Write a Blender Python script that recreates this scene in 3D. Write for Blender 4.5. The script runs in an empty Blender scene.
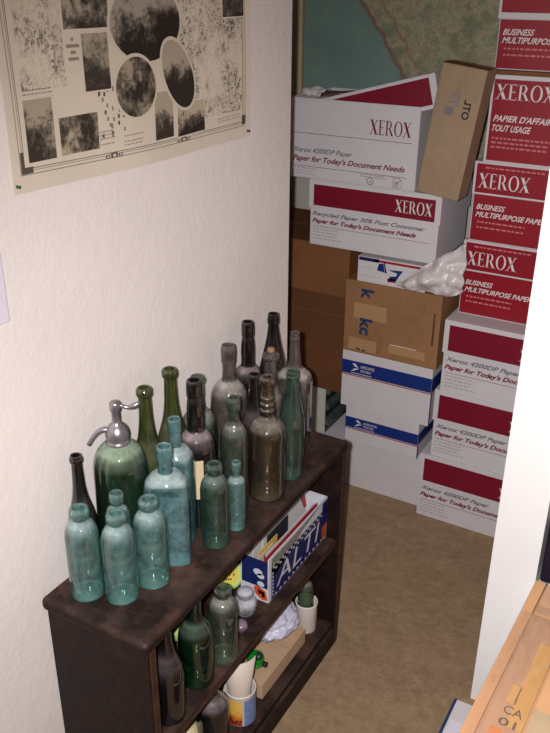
import bpy, math, random
from math import sin, cos, pi, sqrt, radians
from mathutils import Vector, Matrix, Euler, noise
sc = bpy.context.scene
COL = sc.collection

# ------------------------------------------------------------------ camera, light, exposure
def cam_setup():
    yaw, pitch, roll, f = 0.5189, 0.4416, 0.0085, 819.1
    cy, sy, cp, sp = cos(yaw), sin(yaw), cos(pitch), sin(pitch)
    F = Vector((-sy*cp, cy*cp, -sp)); R0 = Vector((cy, sy, 0)); U0 = R0.cross(F)
    R = R0*cos(roll) + U0*sin(roll); U = -R0*sin(roll) + U0*cos(roll)
    m = Matrix(((R.x, U.x, -F.x, 0), (R.y, U.y, -F.y, 0), (R.z, U.z, -F.z, 0), (0, 0, 0, 1)))
    cd = bpy.data.cameras.new('camera'); co = bpy.data.objects.new('camera', cd)
    COL.objects.link(co)
    cd.sensor_fit = 'VERTICAL'; cd.sensor_height = 24.0; cd.lens = 24.0*f/733
    cd.clip_start = 0.02
    C = Vector((1.004, -0.8596, 1.7602))
    co.matrix_world = Matrix.Translation(C) @ m
    sc.camera = co
    return C, R, U, F
CAM, CR, CU, CF = cam_setup()

w = bpy.data.worlds.new('world'); sc.world = w; w.use_nodes = True
w.node_tree.nodes['Background'].inputs[0].default_value = (0.9, 0.85, 0.8, 1)
w.node_tree.nodes['Background'].inputs[1].default_value = 0.12
# the camera's own flash, a few centimetres left of the lens
fl = bpy.data.lights.new('camera_flash', 'SPOT'); fl.energy = 178; fl.shadow_soft_size = 0.012
fl.color = (1.0, 0.975, 0.99); fl.spot_size = radians(125); fl.spot_blend = 1.0
flo = bpy.data.objects.new('camera_flash', fl); COL.objects.link(flo)
fpos = CAM - CR*0.042 + CU*0.01
flo.location = fpos
aim = (CF*1.0 + CR*0.36 - CU*0.34).normalized()
flo.rotation_euler = (-aim).to_track_quat('Z', 'Y').to_euler()
# weak added fill light under the ceiling; no lamp is seen there
al = bpy.data.lights.new('added_fill_light', 'AREA'); al.energy = 1.2; al.size = 0.5; al.color = (1.0, 0.86, 0.7)
alo = bpy.data.objects.new('added_fill_light', al); COL.objects.link(alo)
alo.location = (1.4, -0.9, 2.36)

vs = sc.view_settings
vs.view_transform = 'Standard'; vs.look = 'None'; vs.gamma = 1; vs.exposure = 0.0; vs.use_curve_mapping = False
sc.cycles.max_bounces = 10; sc.cycles.transparent_max_bounces = 40
sc.cycles.caustics_reflective = False; sc.cycles.caustics_refractive = False
sc.cycles.use_denoising = True

# ------------------------------------------------------------------ materials
def lin(c):
    return tuple(((x/255)/12.92 if x/255 <= .04045 else ((x/255+.055)/1.055)**2.4) for x in c) + (1,)
class NT:
    def __init__(s, name):
        s.m = bpy.data.materials.new(name); s.m.use_nodes = True
        s.t = s.m.node_tree; s.n = s.t.nodes; s.n.clear()
        s.out = s.n.new('ShaderNodeOutputMaterial')
    def new(s, typ, **kw):
        nd = s.n.new(typ)
        for k, v in kw.items():
            if k.startswith('_'): setattr(nd, k[1:], v)
            else:
                nd.inputs[k.replace('__', ' ')].default_value = v
        return nd
    def link(s, a, b): s.t.links.new(a, b)
    def coords(s, scale=(1, 1, 1), kind='Object'):
        tc = s.n.new('ShaderNodeTexCoord'); mp = s.n.new('ShaderNodeMapping')
        mp.inputs['Scale'].default_value = scale
        s.link(tc.outputs[kind], mp.inputs['Vector']); return mp.outputs['Vector']
    def noise(s, vec, scale, detail=4, rough=.55, dist=0):
        nd = s.new('ShaderNodeTexNoise', Scale=scale, Detail=detail, Roughness=rough, Distortion=dist)
        if vec is not None: s.link(vec, nd.inputs['Vector'])
        return nd.outputs['Fac']
    def ramp(s, fac, stops, interp='LINEAR'):
        r = s.n.new('ShaderNodeValToRGB'); r.color_ramp.interpolation = interp
        el = r.color_ramp.elements
        while len(el) < len(stops): el.new(0.5)
        for e, (p, c) in zip(el, stops):
            e.position = p; e.color = c if len(c) == 4 else tuple(c)+(1,)
        s.link(fac, r.inputs['Fac']); return r.outputs['Color']
    def math(s, op, a, b=None):
        nd = s.n.new('ShaderNodeMath'); nd.operation = op
        for i, v in enumerate((a, b)):
            if v is None: continue
            if isinstance(v, (int, float)): nd.inputs[i].default_value = v
            else: s.link(v, nd.inputs[i])
        return nd.outputs[0]
    def mixc(s, fac, a, b, blend='MIX'):
        nd = s.n.new('ShaderNodeMixRGB'); nd.blend_type = blend
        for k, v in (('Fac', fac), ('Color1', a), ('Color2', b)):
            if isinstance(v, (int, float, tuple)): nd.inputs[k].default_value = v
            else: s.link(v, nd.inputs[k])
        return nd.outputs['Color']
    def bump(s, h, strength=.3, dist=.002):
        b = s.new('ShaderNodeBump', Strength=strength, Distance=dist); s.link(h, b.inputs['Height'])
        return b.outputs['Normal']
    def bsdf(s, color, rough=.6, normal=None, metallic=0, spec=.5, **kw):
        b = s.n.new('ShaderNodeBsdfPrincipled')
        if isinstance(color, tuple): b.inputs['Base Color'].default_value = color
        else: s.link(color, b.inputs['Base Color'])
        if isinstance(rough, (int, float)): b.inputs['Roughness'].default_value = rough
        else: s.link(rough, b.inputs['Roughness'])
        b.inputs['Metallic'].default_value = metallic
        b.inputs['Specular IOR Level'].default_value = spec
        for k, v in kw.items(): b.inputs[k.replace('__', ' ')].default_value = v
        if normal is not None: s.link(normal, b.inputs['Normal'])
        return b
    def schlick(s, nrm=None, f0=.045, p=4.5):
        lw = s.new('ShaderNodeLayerWeight', Blend=.5)
        if nrm is not None: s.link(nrm, lw.inputs['Normal'])
        return s.math('ADD', s.math('MULTIPLY', s.math('POWER', lw.outputs['Facing'], p), .9), f0)
    def done(s, b): s.link(b.outputs[0], s.out.inputs['Surface']); return s.m

def plain(name, c, rough=.6, var=.08, scale=30, spec=.4, metallic=0, bump=0):
    t = NT(name); v = t.coords()
    n = t.noise(v, scale)
    L = lin(c); d = tuple(x*(1-var*2) for x in L[:3])+(1,)
    col = t.ramp(n, [(.3, d), (.7, L)])
    nm = t.bump(n, bump, .001) if bump else None
    return t.done(t.bsdf(col, rough, nm, metallic, spec))

def m_wall(name, c):
    t = NT(name); v = t.coords()
    a = t.noise(v, 95, 3, .6); b = t.noise(v, 28, 3); big = t.noise(v, 2.2, 2)
    h = t.math('ADD', t.math('MULTIPLY', a, .6), b)
    L = lin(c); col = t.ramp(big, [(.3, tuple(x*.93 for x in L[:3])), (.7, L)])
    return t.done(t.bsdf(col, .62, t.bump(h, .42, .003), spec=.3))
def m_carpet():
    t = NT('brown_carpet'); v = t.coords()
    a = t.noise(v, 420, 3, .7); b = t.noise(v, 38, 4, .65); c = t.noise(v, 14, 2)
    f = t.math('ADD', t.math('MULTIPLY', a, .45), t.math('ADD', t.math('MULTIPLY', b, .35), t.math('MULTIPLY', c, .25)))
    col = t.ramp(f, [(.36, lin((146, 119, 90))), (.52, lin((174, 146, 115))), (.68, lin((196, 167, 134)))])
    return t.done(t.bsdf(col, .95, t.bump(t.math('ADD', a, b), .9, .006), spec=.1))
def m_wood():
    t = NT('dark_stained_wood'); v = t.coords((1, .18, 1)); vo = t.coords()
    g = t.noise(v, 60, 6, .6, .4); s = t.noise(vo, 14, 5, .65); sp = t.noise(vo, 70, 3)
    base = t.ramp(g, [(.3, lin((17, 10, 9))), (.6, lin((31, 18, 15))), (.8, lin((48, 26, 20)))])
    worn = t.ramp(s, [(.52, (0, 0, 0)), (.72, (1, 1, 1))])
    geo2 = t.n.new('ShaderNodeNewGeometry'); sx2 = t.n.new('ShaderNodeSeparateXYZ'); t.link(geo2.outputs['Normal'], sx2.inputs[0])
    c1 = t.mixc(t.math('MULTIPLY', worn, t.math('ADD', .18, t.math('MULTIPLY', t.math('MAXIMUM', sx2.outputs['Z'], 0.0), .5))), base, lin((92, 56, 44)))
    geo = t.n.new('ShaderNodeNewGeometry'); sx = t.n.new('ShaderNodeSeparateXYZ'); t.link(geo.outputs['Normal'], sx.inputs[0])
    up = t.math('MAXIMUM', sx.outputs['Z'], 0.0)
    dust = t.math('MULTIPLY', t.math('MULTIPLY', up, t.ramp(t.noise(vo, 9, 5, .7), [(.42, (.04,)*3), (.75, (.42,)*3)])), .7)
    c2 = t.mixc(dust, c1, lin((140, 112, 100)))
    return t.done(t.bsdf(c2, t.math('ADD', .38, t.math('MULTIPLY', s, .35)), t.bump(t.math('ADD', g, sp), .18, .001), spec=.22))
def m_wornwood():
    t = NT('worn_wood_edge'); v = t.coords((1, .3, 1))
    n = t.noise(v, 45, 5, .7)
    col = t.ramp(n, [(.35, lin((38, 21, 16))), (.6, lin((62, 36, 25))), (.78, lin((120, 78, 56)))])
    return t.done(t.bsdf(col, .5, spec=.4))
def m_kraft(name, c, var=.12):
    t = NT(name); v = t.coords((1, 1, .35)); vo = t.coords()
    n = t.noise(v, 55, 4, .6); b = t.noise(vo, 5, 3)
    L = lin(c); col = t.ramp(t.math('ADD', t.math('MULTIPLY', n, .4), t.math('MULTIPLY', b, .6)),
                             [(.38, tuple(x*(1-var*1.6) for x in L[:3])), (.6, L)])
    return t.done(t.bsdf(col, .7, t.bump(n, .12, .001), spec=.25))
def m_glass(name, tint, body=(.5, .5, .5), bodyamt=.25, dust=.35, dustc=(170, 165, 155), rough=.09, dark=2.2, dense=False):
    """old bottle glass: tinted, scratched, hazed and dusty on what faces up"""
    t = NT(name); vo = t.coords()
    T = lin(tint)
    lw = t.new('ShaderNodeLayerWeight', Blend=.35)
    edge = tuple(max(0.0, x)**dark for x in T[:3])+(1,)
    tc = t.mixc(lw.outputs['Facing'], T, edge)
    tr = t.n.new('ShaderNodeBsdfTransparent'); t.link(tc, tr.inputs['Color'])
    gl = t.new('ShaderNodeBsdfGlossy', Roughness=rough); gl.inputs['Color'].default_value = (1, 1, 1, 1)
    bm = t.bump(t.noise(vo, 36, 3, .5, .3), .3, .0015); t.link(bm, gl.inputs['Normal']); geo = t.n.new('ShaderNodeNewGeometry')
    f1 = t.schlick(bm, .075, 4.0); lw2 = t.new('ShaderNodeLayerWeight', Blend=.5); t.link(bm, lw2.inputs['Normal'])
    f2 = t.math('ADD', .16, t.math('MULTIPLY', t.math('POWER', lw2.outputs['Facing'], 2.2), .45))
    fr = t.math('ADD', t.math('MULTIPLY', f1, t.math('SUBTRACT', 1.0, geo.outputs['Backfacing'])), t.math('MULTIPLY', f2, geo.outputs['Backfacing']))
    df = t.n.new('ShaderNodeBsdfDiffuse'); df.inputs['Color'].default_value = lin(body) if max(body) > 1 else tuple(body)+(1,)
    tl = t.n.new('ShaderNodeBsdfTranslucent'); tl.inputs['Color'].default_value = lin(body) if max(body) > 1 else tuple(body)+(1,)
    mb = t.new('ShaderNodeMixShader', Fac=.45); t.link(df.outputs[0], mb.inputs[1]); t.link(tl.outputs[0], mb.inputs[2])
    haze = t.math('MULTIPLY', t.math('MULTIPLY', t.ramp(t.noise(vo, 34, 5, .7, .5), [(.36, (.25,)*3), (.66, (1.35,)*3)]), t.math('SUBTRACT', 1.05, t.math('MULTIPLY', lw.outputs['Facing'], .85))), bodyamt)
    m1 = t.n.new('ShaderNodeMixShader'); t.link(haze, m1.inputs[0]); t.link(tr.outputs[0], m1.inputs[1]); t.link(mb.outputs[0], m1.inputs[2])
    geo = t.n.new('ShaderNodeNewGeometry'); sx = t.n.new('ShaderNodeSeparateXYZ'); t.link(geo.outputs['Normal'], sx.inputs[0])
    mr = t.n.new('ShaderNodeMapRange'); mr.interpolation_type = 'SMOOTHSTEP'; mr.inputs['From Min'].default_value = .08; mr.inputs['From Max'].default_value = .85; t.link(sx.outputs['Z'], mr.inputs['Value']); up = mr.outputs['Result']
    dn = t.ramp(t.noise(vo, 30, 5, .7), [(.32, (.35,)*3), (.65, (1,)*3)])
    dd = t.math('MINIMUM', t.math('ADD', t.math('MULTIPLY', t.math('MULTIPLY', up, dn), dust*1.9), dust*.03), .93)
    du = t.n.new('ShaderNodeBsdfDiffuse'); du.inputs['Color'].default_value = lin(dustc)
    m2 = t.n.new('ShaderNodeMixShader'); t.link(dd, m2.inputs[0]); t.link(m1.outputs[0], m2.inputs[1]); t.link(du.outputs[0], m2.inputs[2])
    m3 = t.n.new('ShaderNodeMixShader'); t.link(fr, m3.inputs[0])
    t.link(m2.outputs[0], m3.inputs[1]); t.link(gl.outputs[0], m3.inputs[2])
    return t.done(m3)
def m_clear(name, tint=(240, 240, 240), rough=.04, haze=.06):
    t = NT(name)
    tr = t.n.new('ShaderNodeBsdfTransparent'); tr.inputs['Color'].default_value = lin(tint)
    gl = t.new('ShaderNodeBsdfGlossy', Roughness=rough)
    b = t.bump(t.noise(t.coords(), 60, 3, .6, 1.5), .5, .002); t.link(b, gl.inputs['Normal']); fr = t.schlick(b)
    df = t.n.new('ShaderNodeBsdfDiffuse'); df.inputs['Color'].default_value = (.8, .78, .74, 1)
    m1 = t.new('ShaderNodeMixShader', Fac=haze); t.link(tr.outputs[0], m1.inputs[1]); t.link(df.outputs[0], m1.inputs[2])
    m2 = t.n.new('ShaderNodeMixShader'); t.link(fr, m2.inputs[0]); t.link(m1.outputs[0], m2.inputs[1]); t.link(gl.outputs[0], m2.inputs[2])
    return t.done(m2)

M = {}
M['wall'] = m_wall('textured_wall_paint', (236, 226, 220))
M['jamb'] = plain('gloss_white_paint', (248, 246, 244), .35, .01, 8, .5)
M['closetwall'] = m_wall('closet_wall_paint', (205, 198, 186))
M['ceil'] = m_wall('ceiling_paint', (225, 220, 212))
M['carpet'] = m_carpet()
M['wood'] = m_wood(); M['worn'] = m_wornwood()
M['carton'] = plain('white_carton_board', (212, 206, 208), .55, .03, 12)
M['cartonedge'] = plain('carton_shadow_line', (120, 112, 112), .6, .05)
M['red'] = plain('crimson_print', (146, 14, 34), .42, .05, 20, .45)
M['maroon'] = plain('maroon_band_print', (124, 14, 40), .45, .05)
M['redink'] = plain('crimson_ink', (120, 18, 38), .5, .05)
M['greyink'] = plain('grey_ink', (120, 116, 124), .6, .05)
M['paleink'] = plain('pale_grey_ink', (176, 170, 172), .6, .05)
M['dullred'] = plain('muted_red_ink', (205, 120, 122), .6, .05)
M['whiteink'] = plain('white_ink', (226, 216, 214), .6, .03)
M['blue'] = plain('postal_blue_print', (22, 48, 120), .45, .05)
M['postred'] = plain('postal_red_print', (160, 30, 48), .45, .05)
M['navy'] = plain('navy_print', (26, 34, 84), .5, .05)
M['bluepen'] = plain('blue_marker', (38, 58, 96), .6, .1)
M['kraft'] = m_kraft('kraft_cardboard', (152, 112, 76))
M['kraftdark'] = m_kraft('old_brown_cardboard', (124, 82, 50))
M['kraftshaded'] = m_kraft('shaded_brown_cardboard', (104, 66, 40))  # brown with shade put into the colour, for the lower carton
M['kraftpaper'] = m_kraft('wrapping_paper', (164, 140, 112))
M['boxorange'] = m_kraft('orange_cardboard', (214, 164, 118), .06)
M['boxpink'] = m_kraft('taped_cardboard', (200, 158, 126), .06)
M['tape'] = m_clear('clear_tape', (250, 240, 225), .10, .10)
M['tapematte'] = plain('buff_tape', (176, 138, 98), .35, .03)
M['black'] = plain('black_ink', (30, 26, 28), .6, .1)
M['brownink'] = plain('brown_ink', (96, 62, 46), .6, .1)
M['yellowink'] = plain('yellow_ink', (222, 172, 84), .6, .06)
M['orangeink'] = plain('orange_ink', (222, 134, 44), .6, .06)
M['plastic'] = plain('white_plastic', (222, 214, 226), .4, .02)
M['slot'] = plain('dark_slot', (60, 56, 60), .6)
M['metal'] = plain('dull_pewter', (176, 170, 176), .33, .15, 40, .5, .85, .2)
M['filegrey'] = plain('file_panel', (188, 190, 182), .5, .03)

# ------------------------------------------------------------------ mesh builder
class MB:
    def __init__(s): s.v = []; s.f = []; s.mi = []; s.mats = []; s.sm = []
    def mid(s, m):
        m = M[m] if isinstance(m, str) else m
        if m not in s.mats: s.mats.append(m)
        return s.mats.index(m)
    def add(s, vs, fs, m, smooth=False):
        o = len(s.v); k = s.mid(m); s.v += [tuple(p) for p in vs]
        for f in fs: s.f.append([i+o for i in f]); s.mi.append(k); s.sm.append(smooth)
    def box(s, a, b, m, mat=None):
        x0, y0, z0 = a; x1, y1, z1 = b
        vs = [(x0,y0,z0),(x1,y0,z0),(x1,y1,z0),(x0,y1,z0),(x0,y0,z1),(x1,y0,z1),(x1,y1,z1),(x0,y1,z1)]
        if mat is not None: vs = [tuple(mat @ Vector(p)) for p in vs]
        s.add(vs, [(0,3,2,1),(4,5,6,7),(0,1,5,4),(1,2,6,5),(2,3,7,6),(3,0,4,7)], m)
    def poly(s, pts, m): s.add(pts, [tuple(range(len(pts)))], m)
    def rings(s, rings, m, cap0=False, cap1=False, smooth=True, closed=True):
        vs = [p for r in rings for p in r]; n = len(rings[0]); fs = []
        for i in range(len(rings)-1):
            for j in range(n if closed else n-1):
                a = i*n+j; b = i*n+(j+1) % n
                fs.append((a, b, b+n, a+n))
        if cap0: fs.append(tuple(range(n-1, -1, -1)))
        if cap1: fs.append(tuple((len(rings)-1)*n+j for j in range(n)))
        s.add(vs, fs, m, smooth)
    def lathe(s, prof, m, n=32, c=(0, 0), cap0=False, cap1=False):
        s.rings([[(c[0]+r*cos(2*pi*j/n), c[1]+r*sin(2*pi*j/n), z) for j in range(n)] for r, z in prof], m, cap0, cap1)
    def tube(s, pts, rad, m, n=10):
        pts = [Vector(p) for p in pts]; R = []
        for i, p in enumerate(pts):
            d = (pts[min(i+1, len(pts)-1)]-pts[max(i-1, 0)]).normalized()
            a = d.cross(Vector((0, 0, 1)) if abs(d.z) < .95 else Vector((1, 0, 0))).normalized(); b = d.cross(a)
            r = rad[i] if isinstance(rad, (list, tuple)) else rad
            R.append([tuple(p+a*r*cos(2*pi*j/n)+b*r*sin(2*pi*j/n)) for j in range(n)])
        s.rings(R, m, True, True)
    def build(s, name, parent=None, bevel=0, seg=2, subsurf=0, loc=None, rot=None):
        me = bpy.data.meshes.new(name); me.from_pydata(s.v, [], s.f)
        for m in s.mats: me.materials.append(m)
        for p, k, q in zip(me.polygons, s.mi, s.sm): p.material_index = k; p.use_smooth = q
        me.update()
        o = bpy.data.objects.new(name, me); COL.objects.link(o)
        if parent: o.parent = parent
        if loc: o.location = loc
        if rot: o.rotation_euler = rot
        if bevel:
            b = o.modifiers.new('bevel', 'BEVEL'); b.width = bevel; b.segments = seg; b.limit_method = 'ANGLE'; b.angle_limit = radians(40)
        if subsurf:
            b = o.modifiers.new('sub', 'SUBSURF'); b.levels = subsurf; b.render_levels = subsurf
        return o
def empty(name, loc, rot=(0, 0, 0)):
    o = bpy.data.objects.new(name, None); COL.objects.link(o); o.location = loc; o.rotation_euler = rot
    o.empty_display_size = .05
    return o
def tag(o, label, cat, group=None, kind=None):
    o['label'] = label; o['category'] = cat
    if group: o['group'] = group
    if kind: o['kind'] = kind
    return o
def struct(o): o['kind'] = 'structure'; return o

_tc = {}
def text_geo(txt, shear=0.0, bold=0.0):
    k = (txt, shear, bold)
    if k in _tc: return _tc[k]
    cu = bpy.data.curves.new('tmp', 'FONT'); cu.body = txt; cu.size = 1; cu.shear = shear; cu.offset = bold
    cu.resolution_u = 3
    ob = bpy.data.objects.new('tmp', cu); COL.objects.link(ob)
    dg = bpy.context.evaluated_depsgraph_get(); dg.update()
    me = bpy.data.meshes.new_from_object(ob.evaluated_get(dg))
    vs = [tuple(v.co) for v in me.vertices]; fs = [tuple(p.vertices) for p in me.polygons]
    bpy.data.objects.remove(ob); bpy.data.curves.remove(cu); bpy.data.meshes.remove(me)
    xs = [v[0] for v in vs]; ys = [v[1] for v in vs]
    r = (vs, fs, min(xs), max(xs), min(ys), max(ys)); _tc[k] = r
    return r
def put_text(mb, txt, x, z, width, height, mat, shear=0, bold=0, place=None):
    """lettering filling width x height with its lower left corner at (x, z); place maps (u, v) to 3-D"""
    vs, fs, a, b, c, d = text_geo(txt, shear, bold)
    sx = width/(b-a); sz = height/(d-c)
    mb.add([place(x+(p[0]-a)*sx, z+(p[1]-c)*sz) for p in vs], fs, mat)
def rect(mb, x0, z0, x1, z1, mat, place): mb.poly([place(x0, z0), place(x1, z0), place(x1, z1), place(x0, z1)], mat)

# roman capitals of the carton wordmark, each in a 1-high cell: (polygons, advance)
def roman():
    def bar(x0, y0, x1, y1): return [(x0, y0), (x1, y0), (x1, y1), (x0, y1)]
    G = {}
    G['X'] = ([[(.02, 1), (.25, 1), (.80, 0), (.57, 0)], [(.05, 0), (.12, 0), (.74, 1), (.67, 1)], bar(-.03, .965, .32, 1), bar(.58, .965, .84, 1), bar(-.05, 0, .22, .035), bar(.5, 0, .87, .035)], .92)
    G['E'] = ([bar(.08, 0, .23, 1), bar(0, .955, .58, 1), bar(0, 0, .62, .045), bar(.2, .49, .48, .535), bar(.545, .84, .58, 1), bar(.585, 0, .62, .18), bar(.45, .41, .48, .61)], .72)
    r = [bar(.08, 0, .23, 1), bar(0, .955, .34, 1), bar(0, 0, .34, .035), bar(.2, .46, .36, .5), [(.34, .49), (.50, .49), (.84, 0), (.64, 0)], bar(.6, 0, .9, .035)]
    o1 = [(.34+.30*sin(pi*k/10), .73+.27*cos(pi*k/10)) for k in range(11)]
    i1 = [(.34+.15*sin(pi*k/10), .73+.235*cos(pi*k/10)) for k in range(11)]
    for k in range(10): r.append([o1[k], o1[k+1], i1[k+1], i1[k]])
    G['R'] = (r, .90)
    q = []
    for k in range(24):
        a, b = 2*pi*k/24, 2*pi*(k+1)/24
        q.append([(.45+.44*cos(a), .5+.52*sin(a)), (.45+.44*cos(b), .5+.52*sin(b)), (.45+.28*cos(b), .5+.475*sin(b)), (.45+.28*cos(a), .5+.475*sin(a))])
    G['O'] = (q, .96)
    return G
ROM = roman()
def wordmark(mb, x, z, width, height, mat, place):
    tot = sum(ROM[c][1] for c in 'XEROX'); sx = width/tot; u = 0
    for c in 'XEROX':
        for p in ROM[c][0]: mb.poly([place(x+(u+a)*sx, z+b*height) for a, b in p], mat)
        u += ROM[c][1]

# ------------------------------------------------------------------ the room
def slab(name, a, b, m):
    mb = MB(); mb.box(a, b, m); return struct(mb.build(name))
slab('floor', (-.8, -2.6, -.06), (2.6, 2.3, 0), 'carpet')
slab('wall_left', (-.12, -2.6, 0), (0, .9652, 2.44), 'wall')
slab('wall_closet_front', (-.8, .865, 0), (-.12, .9652, 2.44), 'closetwall')
slab('wall_closet_left', (-.8, .9652, 0), (-.70, 2.1, 2.44), 'closetwall')
slab('wall_back', (-.8, 2.1, 0), (2.6, 2.2, 2.44), 'closetwall')
slab('wall_right', (.664, .8208, 0), (.775, 2.1, 2.44), 'jamb')
slab('wall_far_right', (2.5, -2.6, 0), (2.6, 2.1, 2.44), 'wall')
slab('wall_behind', (-.12, -2.7, 0), (2.6, -2.6, 2.44), 'wall')
slab('ceiling', (-.8, -2.7, 2.44), (2.6, 2.3, 2.5), 'ceil')

# ------------------------------------------------------------------ wall map in the closet
def wall_map():
    t = NT('regional_map_print'); tc = t.n.new('ShaderNodeTexCoord'); sx = t.n.new('ShaderNodeSeparateXYZ'); t.link(tc.outputs['Object'], sx.inputs[0])
    vo = tc.outputs['Object']
    X_, Z_ = sx.outputs['X'], sx.outputs['Z']
    wob = t.math('MULTIPLY', t.math('SUBTRACT', t.noise(vo, 14, 5, .6), .5), .07)
    # coast: distance to the shoreline, world x = -0.334 + (1.695 - z) * .72
    d = t.math('ADD', t.math('ADD', X_, t.math('MULTIPLY', Z_, .72)), t.math('ADD', wob, -.886))
    sea = t.ramp(t.noise(vo, 5, 4), [(.3, lin((112, 138, 132))), (.7, lin((132, 156, 146)))])
    ln_ = t.noise(vo, 26, 6, .7, .8)
    land = t.ramp(t.noise(vo, 9, 5, .65), [(.38, lin((140, 144, 112))), (.50, lin((184, 170, 138))), (.62, lin((136, 150, 124)))])
    lines = t.ramp(ln_, [(.480, (0, 0, 0)), (.497, (1, 1, 1)), (.514, (0, 0, 0))])
    land = t.mixc(t.math('MULTIPLY', lines, .6), land, lin((120, 70, 58)))
    l2 = t.ramp(t.noise(vo, 60, 4, .7), [(.48, (0, 0, 0)), (.5, (1, 1, 1)), (.52, (0, 0, 0))])
    land = t.mixc(t.math('MULTIPLY', l2, .6), land, lin((70, 84, 80)))
    sh = t.math('GREATER_THAN', d, 0.0)
    c = t.mixc(sh, sea, land)
    edge = t.ramp(t.math('ABSOLUTE', d), [(0, (1, 1, 1)), (.006, (.9, .9, .9)), (.014, (0, 0, 0))])
    c = t.mixc(t.math('MULTIPLY', edge, .7), c, lin((132, 80, 66)))
    rd = t.ramp(t.math('ABSOLUTE', t.math('ADD', d, -.075)), [(0, (1, 1, 1)), (.003, (.8, .8, .8)), (.006, (0, 0, 0))])
    c = t.mixc(t.math('MULTIPLY', rd, .6), c, lin((150, 84, 70)))
    M['mapprint'] = t.done(t.bsdf(c, .5, spec=.35))
    M['mapborder'] = plain('map_border', (206, 192, 160), .6, .04)
    M['maptrim'] = plain('map_border_line', (150, 128, 92), .6, .04)
    root = empty('wall_map', (0, 2.1, 1.0))
    mb = MB(); nx, nz = 30, 20; y = -.006
    x0, x1, z0, z1 = -.604, .66, .1, 1.30
    vs = []; fs = []
    for j in range(nz+1):
        for i in range(nx+1):
            x = x0+(x1-x0)*i/nx; z = z0+(z1-z0)*j/nz
            vs.append((x, -.006-.002*sin(x*9+z*3), z))
    for j in range(nz):
        for i in range(nx):
            a = j*(nx+1)+i; fs.append((a, a+1, a+nx+2, a+nx+1))
    mb.add(vs, fs, 'mapborder', True)
    o = mb.build('paper_sheet', root)
    mb = MB(); vs = []
    x0, z0 = -.568, .13
    for j in range(nz+1):
        for i in range(nx+1):
            x = x0+(x1-x0)*i/nx; z = z0+(z1-z0)*j/nz
            vs.append((x, -.0068-.002*sin(x*9+z*3), z+1.0))
    mb.add([(a, b, c-1.0) for a, b, c in vs], fs, 'mapprint', True)
    o = mb.build('printed_map', root)
    # object coordinates of the print are measured from the floor
    for v in o.data.vertices: v.co.z += 1.0
    o.location.z = -1.0
    mb = MB()
    mb.box((-.574, -.0105, .13), (-.566, -.0080, 1.30), 'maptrim')
    mb.build('border_line', root)
    tag(root, 'large coastal wall map with grey green sea and tan land behind the cartons', 'map')
wall_map()

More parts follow.
